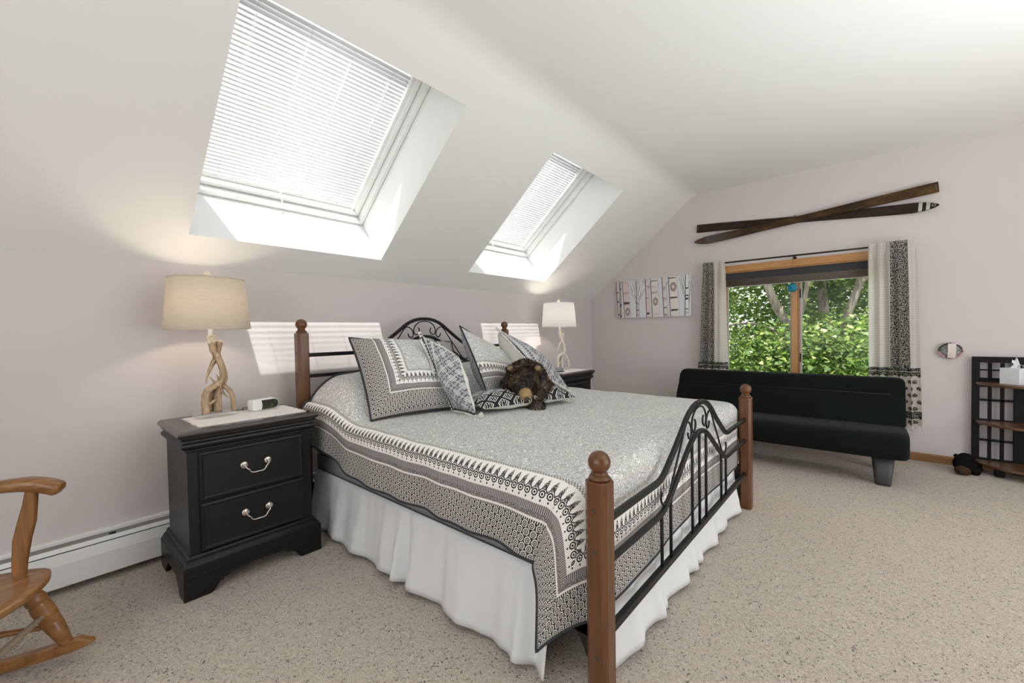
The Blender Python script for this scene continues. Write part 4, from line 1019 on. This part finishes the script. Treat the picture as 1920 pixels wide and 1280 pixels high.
# ------------------------------------------------------------------ skis crossed over the window
def ski_mat(name, c1, c2, c3, grey_at):
    b = B(name); x, y = b.uv(); n = b.noise(b.vec(x*9, y*1.3, 0.0), 9, 5, .65, .8); n2 = b.noise(b.vec(x*30, y*3, 0.0), 20, 3); n3 = b.noise(b.vec(x*3, y, 0.0), 4, 3)
    col = b.mix(b.ramp(n, .35, .68), c1, c2); col = b.mix(b.ramp(n2+n3, .95, 1.25)*.55, col, c3)
    g = b.ramp(y+n3*.25, grey_at-.22, grey_at+.18).inv(); col = b.mix(g*.8, col, b.mix(n2, (.05, .048, .045), (.17, .165, .155)))
    return b, col
def ski(label, a, b_, xoff, mat, flip=False, tipm=None, band=None, rad=.0):
    # a = tip end, b_ = square tail, both on the wall plane (y, z)
    A, Bq = Vector((0, a[0], a[1])), Vector((0, b_[0], b_[1])); L = (Bq-A).length; T = (Bq-A)/L; S = Vector((1, 0, 0)).cross(T).normalized()
    m = MB(); N = 48; rr = []; uvs = {}
    fs = sorted(set([k/N for k in range(N+1)]+[.004, .012]))
    for i, f in enumerate(fs):
        w = .040+.006*math.cos(2*PI*f) if f > .1 else .046*math.sin(min(1, (f/.1))**.62*PI/2)
        w = max(w, .003)*(1.0 if f > .1 else 1.0)
        c = .018*math.sin(PI*max(0, min(1, (f-.12)/.88)))  # camber
        up = .045*max(0, (.16-f)/.16)**2                    # turned-up tip
        x = xoff-c*.0-up; P = A+T*(L*f)
        th = .006+.006*math.sin(PI*f)
        ring = []
        for sw, sx in ((-1, 0), (-.85, -1), (0, -1.25), (.85, -1), (1, 0), (1, .8), (-1, .8)):
            p = P+S*(w*sw); ring.append((x+sx*th, p.y, p.z))
        for q, (sw, sx) in enumerate(((-1, 0), (-.85, -1), (0, -1.25), (.85, -1), (1, 0), (1, .8), (-1, .8))): uvs[i*7+q] = (sw*w, f*2)
        rr.append(ring)
    m.rings(rr, smooth=False); m.uvs = uvs
    o = m.build('wooden_ski', mat)
    tag(o, label, 'ski', 'crossed wooden skis above the window')
    if tipm:
        m = MB(); rr2 = []
        for f in np.linspace(tipm[0], tipm[1], 6):
            i = int(np.argmin([abs(q-f) for q in fs])); rr2.append([(x-.0012 if k in (1, 2, 3) else x, y, z) for k, (x, y, z) in enumerate(rr[i])])
        m.rings(rr2); m.build('tip_patch', tipm[2], o, fix=True)
    for f0, f1, mt in (band or []):
        m = MB(); rr2 = []
        for f in np.linspace(f0, f1, 4):
            j = f*N; i = next(k for k in range(len(fs)-1) if fs[k] <= f <= fs[k+1]); q = (f-fs[i])/(fs[i+1]-fs[i])
            rr2.append([tuple(Vector(rr[i][k]).lerp(Vector(rr[i+1][k]), q)+Vector((-.0012 if k in (1, 2, 3) else 0, 0, 0))) for k in range(7)])
        m.rings(rr2); m.build('metal_band', mt, o)
    # eyelet holes at the tail
    m = MB()
    for q in (-.5, 0, .5):
        p = Bq-T*.018+S*(.03*q); m.sphere((xoff-.0135, p.y, p.z), .0035, 8)
    e = m.build('rivet', M['bolt'], o); e['kind'] = 'stuff'
    if band:
        m = MB(); c = A+T*.035; pts = [(xoff-.058-.004, c.y+.012*math.cos(a), c.z+.010*math.sin(a)) for a in [2*PI*k/12 for k in range(13)]]; m.tube(pts, .0022, 5); m.build('tip_ring', M['bolt'], o)
    return o
b1, c1 = ski_mat('worn_brown_ski_wood', (.012, .007, .004), (.060, .030, .011), (.20, .10, .028), .42); skA = b1.done(b1.bsdf(c1, .55, spec=.2))
b2, c2 = ski_mat('dark_brown_ski_wood', (.010, .0065, .0045), (.032, .019, .011), (.06, .037, .02), -9); skB = b2.done(b2.bsdf(c2, .55, spec=.2))
ski('dark wooden ski behind the crossing, its metal-banded tip pointing right', (-3.455, 2.255), (-1.447, 2.405), -.022, skB, band=[(.028, .040, M['bolt']), (.052, .064, M['bolt'])])
ski('worn brown wooden ski in front of the crossing, its dark tip pointing left', (-1.434, 2.238), (-3.452, 2.415), -.046, skA, tipm=(.004, .058, wood('dark_ski_tip', (.020, .010, .006), (.10, .04, .016), 1, .4)))
m = MB(); m.tube([(0, -2.412, 2.373), (-.03, -2.412, 2.373)], .003, 6); m.sphere((-.03, -2.412, 2.373), .006, 8); o = m.build('nail', M['bronze']); tag(o, 'small dark nail in the wall just above the crossing of the skis', 'nail')

# ------------------------------------------------------------------ curtain rod, curtains, glass ball
def curtains():
    rd = simple('dark_bronze_rod', (.022, .015, .012), .4, metal=.4)
    t = thing('curtain_rod', 'thin dark curtain rod above the window', 'curtain rod', (-.085, -2.41, 1.958))
    m = MB(); m.tube([(-.085, -1.53, 1.961), (-.085, -2.41, 1.956), (-.085, -3.30, 1.951)], .0085, 10); m.build('rod', rd, t)
    m = MB(); m.tube([(0, -2.41, 1.940), (-.06, -2.41, 1.936), (-.085, -2.41, 1.946)], .006, 8); m.lathe([(.016, 0), (.016, .004), (.008, .008)], (0, 0, 0), 12, M=Matrix.Translation((-.001, -2.41, 1.94)) @ Matrix.Rotation(-PI/2, 4, 'Y')); m.build('bracket', rd, t)
    def cmat(name, zones, H):
        # u across (0..1), v metres above the hem
        b = B(name); u, v = b.uv(); x, y, z = b.obj(); vec = b.vec(u*.45, v, 0.0)
        nz = b.noise(vec, 95, 2, .6, .5); n2 = b.noise(vec, 220, 1)
        cre = b.mix((((v/.021).frac()-.5).abs() < .09), (.84, .82, .77), (.70, .67, .60))
        pat = b.mix(b.ramp(nz, .45, .57), (.045, .045, .043), (.62, .60, .56))
        col = cre; dens = u*0
        for a, c in zones: w = (u > a)*(u < c); col = b.mix(w, col, pat); dens = dens.max(w)
        band = b.mix(((((u*.45/.018).frac()-.5).abs()*.018*((v/.022).frac()-.5).abs()*90) > .22).max(nz > .55), (.030, .029, .027), (.40, .385, .35))
        fu = ((u*.45/.055)+((v/.06).floor()*.5)).frac()-.5; fv = (v/.06).frac()-.5; r = (fu*fu+fv*fv).sqrt()
        flo = (r < .30)*(nz > .40)
        wh = b.mix(flo, (.74, .71, .65), (.10, .095, .088))
        col = b.mix(v < .445, col, wh)
        bnd = ((v > .445)*(v < .515)).max((v < .125)*(v > .06)); col = b.mix(bnd, col, band)
        col = b.mix((((v-.481).abs() < .004)), col, (.62, .59, .53))
        w2 = b.noise(vec, 150, 2)
        bs = b.bsdf(col, .95, spec=.05, normal=b.bump(w2, .3, .003)); tl = b.transl(col)
        return b.done(b.mixsh(.5, bs, tl))
    HB = .325
    def curtain(label, y0a, y1a, y0b, y1b, nf, zones, seed, name):
        # y range at the rod and at the hem
        ph = seed*1.7
        def fn(u, v):
            z = lerp(HB, 1.982, v); k = 1-v
            y = lerp(lerp(y0a, y1a, u), lerp(y0b, y1b, u), k)
            fold = math.sin(u*nf*2*PI+ph+.5*math.sin(u*9+seed)+.25*math.sin(k*3+u*5))
            amp = .016+.018*k
            gath = .35*math.sin(u*nf*6.5*PI+seed)*max(0, 1-k*5)
            x = -.085+(amp*(fold+gath))
            x -= .012
            if v > .94: x = min(x, -.0965)
            y += .010*math.cos(u*nf*2*PI+ph)*k
            if k > .97: z -= .004*math.sin(u*40)
            return (x, y, z)
        m = MB(); m.grid(fn, 120, 60, 0, lambda u, v: (u, v*(1.982-HB)))
        o = m.build(name, cmat('curtain_print_'+('left' if seed < 2 else 'right'), zones, 0), fix=False); tag(o, label, 'curtain', 'curtains at the window')
        m = MB(); rr = random.Random(seed)
        for k in range(34):
            u = (k+.5)/34; p = Vector(fn(u, 0)); m.tube([p, p+Vector((rr.uniform(-.006, .006), rr.uniform(-.006, .006), -.03-rr.uniform(0, .012)))], [.0025, .003], 4)
        f = m.build('tassel_fringe', M['pom'], o); f['kind'] = 'stuff'
    curtain('narrow patterned curtain at the left end of the rod, beside the birch canvas', -1.515, -1.764, -1.442, -1.795, 4, [(.08, .52)], 1, 'curtain')
    curtain('wider curtain at the right end of the rod, its dark stripe beside a white panel', -2.988, -3.312, -3.02 if False else -2.985, -3.345, 5, [(.46, .82)], 2, 'curtain')
    # blue glass ball hanging from the rod
    t = thing('glass_ball', 'blue glass ball hanging from the curtain rod in front of the window mullion', 'ornament', (-.085, -2.398, 1.63))
    b = B('blue_glass'); n = b.noise(b.ovec(), 90, 2); bl = b.done(b.mixsh(.45, b.transp((.10, .62, .80)), b.bsdf(b.mix(b.ramp(n, .45, .6), (.02, .30, .46), (.10, .55, .70)), .06)))
    m = MB(); m.sphere((-.085, -2.398, 1.628), .045, 24); m.build('ball', bl, t)
    m = MB(); m.lathe([(.008, 1.666), (.009, 1.672), (.006, 1.680)], (-.085, -2.398, 0), 10); m.tube([(-.085, -2.398, 1.678), (-.085, -2.398, 1.947)], .0012, 5); m.build('string', M['dark'], t)
curtains()

# ------------------------------------------------------------------ birch canvas, outlet, oval wall piece
def canvas():
    t = thing('canvas_print', 'wide canvas of pastel birch trunks on the window wall', 'picture', (-.018, -.89, 1.63))
    y0, y1, z0, z1 = -.412, -1.375, 1.381, 1.873
    m = MB(); m.box((-.034, y1, z0), (0, y0, z1)); m.build('stretched_canvas', simple('canvas_pale_blue_grey', (.72, .735, .76), .85, nz=.05, nscale=80), t, bevel=.002)
    rr = random.Random(21)
    cols = [(.72, .66, .62), (.70, .60, .57), (.76, .72, .68), (.30, .26, .25), (.50, .42, .42), (.085, .080, .082), (.62, .60, .66), (.86, .85, .84)]
    mats = [simple('birch_ink_%s' % n, c, .85) for n, c in zip(('cream', 'pink', 'ivory', 'taupe', 'mauve', 'charcoal', 'lilac', 'white'), cols)]
    W_, H_ = y0-y1, z1-z0; m = MB(); lay = [0]
    def quad(pts, mi):
        lay[0] += 1; x = -.0343-.00005*lay[0]
        n = len(pts); m.add([(x, y0-p[0]*W_, z0+p[1]*H_) for p in pts], [tuple(range(n))], mi)
    def strip(p, w, mi, w2=None):
        w2 = w if w2 is None else w2; (a, b_), (c, d) = p
        quad([(a-w/2, b_), (a+w/2, b_), (c+w2/2, d), (c-w2/2, d)], mi)
    def trunk(a, c, w, mi, marks, w2=None):
        strip(((a-.0035, 0), (c-.0035, 1)), w+.010, 5, None if w2 is None else w2+.010); strip(((a, 0), (c, 1)), w, mi, w2)
        for f, h, kind, mc in marks:
            x = lerp(a, c, f)
            if kind == 'o':
                for sc, mm in ((1, mc), (.55, 4), (.25, 2)): quad([(x+w*.36*sc*math.cos(q), f+h*sc*math.sin(q)) for q in [2*PI*k/12 for k in range(12)]], mm)
            else: quad([(x-w*.46, f-h/2), (x+w*(.2+.25*rr.random()), f-h/2*.6), (x+w*.42, f+h/2*.7), (x-w*.40, f+h/2)], mc)
    def branches(x, zb, dirs, mi):
        for dx, dz, w in dirs: strip(((x, zb), (x+dx, zb+dz)), w*1.3+.012, 5, w*.8+.008); strip(((x, zb), (x+dx, zb+dz)), w*1.3, mi, w*.8)
    branches(.30, .38, [(-.10, .62, .022), (-.05, .62, .016), (.03, .62, .018), (.075, .60, .02), (-.15, .6, .014), (.10, .35, .008)], 7)
    branches(.96, .30, [(-.07, .70, .016), (-.02, .70, .015), (.03, .55, .014), (-.10, .65, .010)], 7)
    branches(.46, .75, [(-.06, .25, .010), (.05, .25, .010), (-.09, .22, .008)], 7); branches(.70, .78, [(-.06, .22, .012), (.06, .2, .012)], 7)
    trunk(.035, .005, .022, 1, [(.1, .05, 'b', 5), (.45, .06, 'b', 5), (.7, .05, 'b', 5)]); trunk(.065, .055, .020, 4, [(.05, .06, 'b', 5), (.35, .09, 'b', 5), (.8, .05, 'b', 5)])
    trunk(.165, .125, .095, 1, [(.17, .11, 'o', 3), (.40, .075, 'b', 5), (.67, .055, 'b', 4), (.95, .012, 'b', 3)], .075)
    trunk(.315, .30, .040, 6, [(.08, .07, 'b', 4), (.2, .03, 'b', 5), (.37, .02, 'b', 5)], .02)
    trunk(.455, .435, .045, 1, [(.1, .06, 'b', 5), (.5, .02, 'b', 5), (.8, .06, 'b', 4)], .03); 
    trunk(.560, .535, .095, 2, [(.06, .09, 'b', 1), (.40, .11, 'o', 3), (.63, .07, 'b', 4), (.78, .05, 'b', 6), (.93, .035, 'b', 3)], .088)
    trunk(.69, .665, .048, 0, [(.05, .05, 'b', 3), (.23, .03, 'b', 5), (.45, .09, 'b', 4), (.72, .13, 'b', 4)], .042)
    trunk(.81, .775, .115, 2, [(.16, .055, 'b', 5), (.47, .045, 'b', 5), (.74, .12, 'o', 3), (.96, .03, 'b', 5)], .095)
    trunk(.955, .955, .045, 7, [(.08, .1, 'b', 6), (.17, .03, 'b', 5), (.42, .06, 'b', 5), (.5, .04, 'b', 5), (.68, .04, 'b', 5)], .025)
    quad([(.985, 0), (1, 0), (1, .6), (.99, .6)], 7)
    o = m.build('birch_print', mats, t, fix=False); o['kind'] = 'stuff'
canvas()
def outlet():
    iv = simple('ivory_plastic', (.68, .62, .50), .4)
    t = thing('wall_outlet', 'ivory electrical outlet low on the window wall beside the sofa', 'outlet', (0, -1.092, .41))
    m = MB(); m.box((-.006, -1.057, .353), (0, -1.127, .467)); m.build('cover_plate', iv, t, bevel=.003)
    for z in (.388, .432):
        m = MB(); m.box((-.0085, -1.075, z-.015), (-.005, -1.109, z+.015)); r = m.build('receptacle', iv, t, bevel=.003)
        m = MB()
        for y in (-1.086, -1.098): m.box((-.0088, y-.0012, z-.006), (-.008, y+.0012, z+.006))
        s = m.build('slot', M['dark'], r); s['kind'] = 'stuff'
outlet()
def oval():
    t = thing('oval_wall_piece', 'small grey oval wall piece with a pink rim and a pale upright band', 'wall decoration', (0, -3.53, .995))
    y, z, ry, rz = -3.530, .997, .070, .064
    gl = B('mottled_grey_green'); n = gl.noise(gl.ovec(), 45, 3); g = gl.done(gl.bsdf(gl.mix(gl.ramp(n, .4, .65), (.13, .145, .135), (.32, .34, .33)), .45))
    Rx = Matrix.Rotation(math.radians(-4), 3, 'X')
    def ringp(s, x): return [(x, y+(ry*s)*math.copysign(abs(math.cos(a))**1.15, math.cos(a)), z+(rz*s)*math.sin(a)) for a in [2*PI*k/32 for k in range(32)]]
    m = MB(); m.rings([ringp(.94, 0), ringp(.97, -.028), ringp(.80, -.034), ringp(.4, -.040)], smooth=True); m.build('disc', g, t)
    b = B('pink_and_black_rim'); n = b.noise(b.ovec(1, 1, 1), 16, 1); pk = b.done(b.bsdf(b.mix(b.ramp(n, .48, .52), (.045, .035, .035), (.62, .28, .32)), .5))
    m = MB(); pts = ringp(1.0, -.030); m.tube(pts+[pts[0]], .006, 7, caps=False); m.build('rim', pk, t)
    m = MB(); m.rings([[(x, y+.020-.004*f, z+(f*2-1)*.062), (x-.002, y+.020-.004*f, z+(f*2-1)*.062), (x-.002, y-.030-.004*f, z+(f*2-1)*.062), (x, y-.030-.004*f, z+(f*2-1)*.062)] for f, x in [(k/10, -.038-.012*math.sin(PI*k/10)) for k in range(11)]]); m.build('band', simple('pale_pink_band', (.72, .64, .59), .7), t)
oval()

# ------------------------------------------------------------------ rocking chair (only its front corner shows)
def rocker():
    oak = wood('golden_oak', (.15, .060, .017), (.40, .195, .066), 0, .30, 9, .5); oakv = wood('golden_oak_upright', (.12, .046, .014), (.36, .17, .058), 2, .30, 9, .5); grey = simple('worn_grey_oak_edge', (.30, .24, .18), .4, nz=.3, nscale=60)
    t = thing('rocking_chair', 'golden oak rocking chair cut off by the left edge of the view', 'rocking chair', (-5.45, -.85, 0))
    # F forward, S towards the viewer's side; origin under the middle of the seat front
    F = Vector((.880, -.475, 0)); S = Vector((-.475, -.880, 0)); O = Vector((-5.195, -.655, 0))
    def L(f, s, u): p = O+F*f+S*s+Vector((0, 0, u)); return (p.x, p.y, p.z)
    # seat: rounded at the front corners, scooped
    poly = [(.010, .03), (-.005, .012), (-.03, .0), (-.10, -.008), (-.40, .010), (-.44, .04), (-.45, .20), (-.44, .40), (-.40, .43), (-.06, .43), (-.02, .415), (.0, .39), (.025, .30), (.045, .20), (.038, .10)]
    P = spline([(f, s, 0) for f, s in poly], 4, True); cx_, cy_ = -.2, .2
    rr = []
    for sc, z in ((.86, .330), (.97, .334), (1.0, .343), (1.0, .352), (.985, .360)): rr.append([L(cx_+(p.x-cx_)*sc, cy_+(p.y-cy_)*sc, z) for p in P])
    for sc in (.8, .5, .2): rr.append([L(cx_+(p.x-cx_)*sc, cy_+(p.y-cy_)*sc, .360-.010*(1-sc)) for p in P])
    m = MB(); m.rings(rr, smooth=True); m.build('seat', oak, t)
    def turned(name, a, b_, prof, mat):
        A, Bq = Vector(a), Vector(b_); d = Bq-A; m = MB(); q = d.to_track_quat('Z', 'Y').to_matrix().to_4x4(); m.lathe([(r, f*d.length) for r, f in prof], M=Matrix.Translation(A) @ q, seg=18); return m.build(name, mat, t)
    legp = [(.012, 0), (.016, .03), (.021, .12), (.024, .22), (.0285, .34), (.0275, .345), (.0285, .36), (.0275, .365), (.0285, .38), (.0275, .385), (.0285, .40), (.031, .50), (.032, .60), (.030, .66), (.031, .67), (.026, .69), (.031, .71), (.031, .76), (.027, .79), (.024, .85), (.026, .93), (.022, 1)]
    for s0, s1 in ((.055, .028), (.375, .402)):
        turned('leg', L(.052, s1, .052), L(-.055, s0, .338), legp, oak); turned('leg', L(-.385, s1, .075), L(-.34, s0, .338), legp, oak)
        # arm with a scrolled, squared-off hand rest, and its flat tapered support
        pts = [(-.46, .615), (-.36, .640), (-.25, .668), (-.16, .688), (-.09, .693), (-.03, .688), (.02, .672), (.045, .655)]
        m = MB(); r2 = []; C = spline([(f, 0, u) for f, u in pts], 4); n = len(C)
        for i, p in enumerate(C):
            w = lerp(.018, .030, min(1, i/(n*.6))); h = lerp(.014, .024, min(1, i/(n*.7)))
            tt = (C[min(i+1, n-1)]-C[max(i-1, 0)]).normalized(); nn = Vector((-tt.z, 0, tt.x)); k = 1 if i < n-2 else (.9 if i == n-2 else .62)
            r2.append([L(p.x+nn.x*h*c*k, s0-.03+w*d*k, p.z+nn.z*h*c*k) for c, d in ((1, -.6), (1, .6), (.6, 1), (-.6, 1), (-1, .6), (-1, -.6), (-.6, -1), (.6, -1))])
        m.rings(r2, smooth=True); m.build('arm', oak, t)
        m = MB(); m.rings([[L(f-w, s0-.024-th, z), L(f+w, s0-.024-th, z), L(f+w, s0-.024+th, z), L(f-w, s0-.024+th, z)] for f, w, th, z in ((-.078, .0185, .010, .345), (-.076, .0205, .011, .40), (-.066, .024, .013, .49), (-.052, .0245, .013, .55), (-.040, .019, .012, .62), (-.034, .016, .012, .672))]); m.build('arm_support', oakv, t, bevel=.006)
        # curved rocker
        m = MB(); r2 = []
        for k in range(25):
            f = lerp(.115, -.72, k/24); z = .030+.24*(f+.30)**2-.026
            r2.append([L(f, s1-.017, z+.042), L(f, s1+.017, z+.042), L(f, s1+.017, z), L(f, s1-.017, z)])
        r2[0] = [L(.122, s1-.013, .063), L(.122, s1+.013, .063), L(.128, s1+.013, .052), L(.128, s1-.013, .052)]
        m.rings(r2); m.build('rocker', oak, t, bevel=.004)
    sp = [(.007, 0), (.009, .1), (.012, .4), (.013, .5), (.012, .6), (.009, .9), (.007, 1)]
    turned('stretcher', L(-.002, .045, .205), L(-.002, .395, .205), sp, grey)
    for s in (.042, .39): turned('stretcher', L(.010, s, .150), L(-.365, s, .165), sp, oakv)
    # back posts, crest and spindles (outside the frame but part of the chair)
    for s in (.03, .40): turned('back_post', L(-.42, s, .35), L(-.56, s, .95), [(.014, 0), (.017, .3), (.018, .6), (.013, 1)], oakv)
    for k in range(4): turned('spindle', L(-.425, .10+.08*k, .352), L(-.545, .10+.08*k, .90), [(.007, 0), (.010, .5), (.007, 1)], oakv)
    m = MB(); m.rings([[L(-.545-.02*math.sin(PI*k/10), -.01+.45*k/10, .86), L(-.525-.02*math.sin(PI*k/10), -.01+.45*k/10, .86), L(-.555-.02*math.sin(PI*k/10), -.01+.45*k/10, .98+.02*math.sin(PI*k/10)), L(-.575-.02*math.sin(PI*k/10), -.01+.45*k/10, .98+.02*math.sin(PI*k/10))] for k in range(11)]); m.build('crest_rail', oak, t, bevel=.005)
rocker()

# ------------------------------------------------------------------ outdoors: maples beyond the window, lawn below
def outdoors():
    m = MB(); m.box((.3, -30, -3.2), (60, 30, -3.0)); o = struct(m.build('lawn', simple('lawn_green', (.06, .12, .025), .9, nz=.3, nscale=2)))
    def leafmat(name, c1, c2, tr):
        b = B(name); n = b.noise(b.ovec(), 1.6, 3); n2 = b.noise(b.ovec(), 9, 1)
        col = b.mix(b.ramp(n*.6+n2*.4, .38, .62), c1, c2)
        return b.done(b.mixsh(tr, b.bsdf(col, .45, spec=.4), b.transl(b.mix(.5, col, (.20, .34, .03)))))
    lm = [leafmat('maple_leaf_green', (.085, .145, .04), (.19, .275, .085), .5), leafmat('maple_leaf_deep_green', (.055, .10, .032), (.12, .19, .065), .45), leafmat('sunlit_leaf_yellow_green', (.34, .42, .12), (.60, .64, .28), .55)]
    bark = B('grey_brown_bark'); n = bark.noise(bark.ovec(1, 1, .3), 12, 4, .6); bk = bark.done(bark.bsdf(bark.mix(bark.ramp(n, .35, .65), (.11, .09, .07), (.34, .29, .24)), .9, normal=bark.bump(n, .6, .02)))
    leaf = [(0, 0), (.28, .10), (.50, .05), (.42, .32), (.62, .62), (.30, .62), (.24, .80), (0, 1.08), (-.24, .80), (-.30, .62), (-.62, .62), (-.42, .32), (-.50, .05), (-.28, .10)]
    lv = np.array([(x, y-.5, .10*abs(x)) for x, y in leaf]); NL = len(lv)
    def foliage(name, parent, n, fn, size, seed, mats):
        r = np.random.RandomState(seed); P = fn(r, n); n = len(P)
        up = np.stack([r.normal(0, .55, n), r.normal(0, .55, n), np.abs(r.normal(.9, .35, n))], 1); up /= np.linalg.norm(up, axis=1)[:, None]
        a = r.normal(0, 1, (n, 3)); a[:, 2] -= .6; a -= up*(a*up).sum(1)[:, None]; a /= np.linalg.norm(a, axis=1)[:, None]; c = np.cross(a, up); s = size*r.uniform(.6, 1.25, n)
        Vv = P[:, None, :]+s[:, None, None]*(lv[None, :, 0, None]*c[:, None, :]+lv[None, :, 1, None]*a[:, None, :]+lv[None, :, 2, None]*up[:, None, :])
        me = bpy.data.meshes.new(name); me.vertices.add(n*NL); me.vertices.foreach_set('co', Vv.reshape(-1)); me.loops.add(n*NL); me.loops.foreach_set('vertex_index', np.arange(n*NL)); me.polygons.add(n); me.polygons.foreach_set('loop_start', np.arange(n)*NL)
        try: me.polygons.foreach_set('loop_total', np.full(n, NL))
        except Exception: pass
        for q in mats: me.materials.append(q)
        me.polygons.foreach_set('material_index', r.choice(len(mats), n, p=([.5, .33, .17][:len(mats)] if len(mats) == 3 else None)).astype(np.int32)); me.update(); me.validate()
        o = link(name, me, parent); o['kind'] = 'stuff'; return o
    def crown(c, R, clumps, seed, spread=.42):
        def fn(r, n):
            cc = r.normal(0, 1, (clumps, 3)); cc /= np.linalg.norm(cc, axis=1)[:, None]; cc *= (r.uniform(.25, 1, clumps)**.5)[:, None]; cc = cc*np.array(R)+np.array(c)
            k = r.randint(0, clumps, n); return cc[k]+r.normal(0, spread, (n, 3))*np.array([1, 1, .45])
        return fn
    def tree(label, base, limbs, crowns, seed, name='maple_tree'):
        t = thing(name, label, 'tree', base, 'trees outside the window')
        for k, (pts, r0, r1) in enumerate(limbs):
            m = MB(); P = spline(pts, 6); nn = len(P); m.tube(P, [lerp(r0, r1, i/(nn-1))*(1+.05*math.sin(i*2.1)) for i in range(nn)], 10); m.build('trunk' if k == 0 else 'branch', bk, t)
        for k, (c, R, cl, n, s) in enumerate(crowns): foliage('foliage', t, n, crown(c, R, cl, seed+k), s, seed*10+k, lm)
        return t
    tree('maple with a pale leaning trunk seen through the left window pane', (5.1, -2.3, -3), [([(5.2, -2.35, -3), (5.1, -2.15, -.6), (4.75, -1.80, 1.05), (4.6, -1.60, 1.55), (4.5, -1.42, 2.1), (4.5, -1.25, 3.4), (4.6, -1.1, 5.0)], .12, .05), ([(4.75, -1.80, 1.1), (4.72, -1.98, 1.6), (4.7, -2.08, 2.4), (4.7, -2.2, 4)], .045, .03), ([(4.75, -1.78, 1.0), (4.4, -1.2, 1.3), (4.1, -.6, 1.25)], .04, .015)],
         [((4.7, -1.2, .45), (1.0, 1.3, .80), 60, 5600, .078), ((5.6, -1.2, 3.2), (1.4, 1.8, 1.1), 60, 4200, .11), ((6.3, -1.1, 1.8), (.9, 1.3, 1.0), 50, 2600, .085)], 3)
    tree('maple with two dark upright trunks seen through the right window pane', (6.2, -2.4, -3), [([(6.1, -2.35, -3), (6.0, -2.28, .4), (6.0, -2.20, 1.8), (6.0, -2.15, 2.6), (6.1, -2.0, 4.6)], .12, .06), ([(5.9, -2.4, -2.0), (5.2, -2.55, .6), (5.0, -2.62, 1.3), (5.0, -2.83, 2.05), (5.0, -3.0, 3.0), (5.0, -3.3, 4.6)], .085, .045), ([(5.0, -2.82, 2.0), (5.0, -3.15, 2.35), (5.1, -3.5, 2.5)], .035, .015)],
         [((4.7, -2.5, .55), (1.0, 1.2, .85), 60, 6000, .078), ((6.6, -2.9, 3.0), (1.6, 1.6, 1.2), 50, 3600, .11), ((7.6, -2.3, 1.8), (1.0, 1.3, 1.2), 60, 5200, .085)], 5)
    tree('paler maple farther back behind the two trunked maples', (12, -1.5, -3), [([(12, -1.5, -3), (12, -1.4, 1), (12.2, -1.3, 5)], .2, .08)], [((12, -.6, 2.2), (1.6, 3.4, 2.2), 100, 5000, .12), ((11.5, -2.0, -.2), (1.5, 4, 1.4), 80, 8000, .13)], 8)
outdoors()
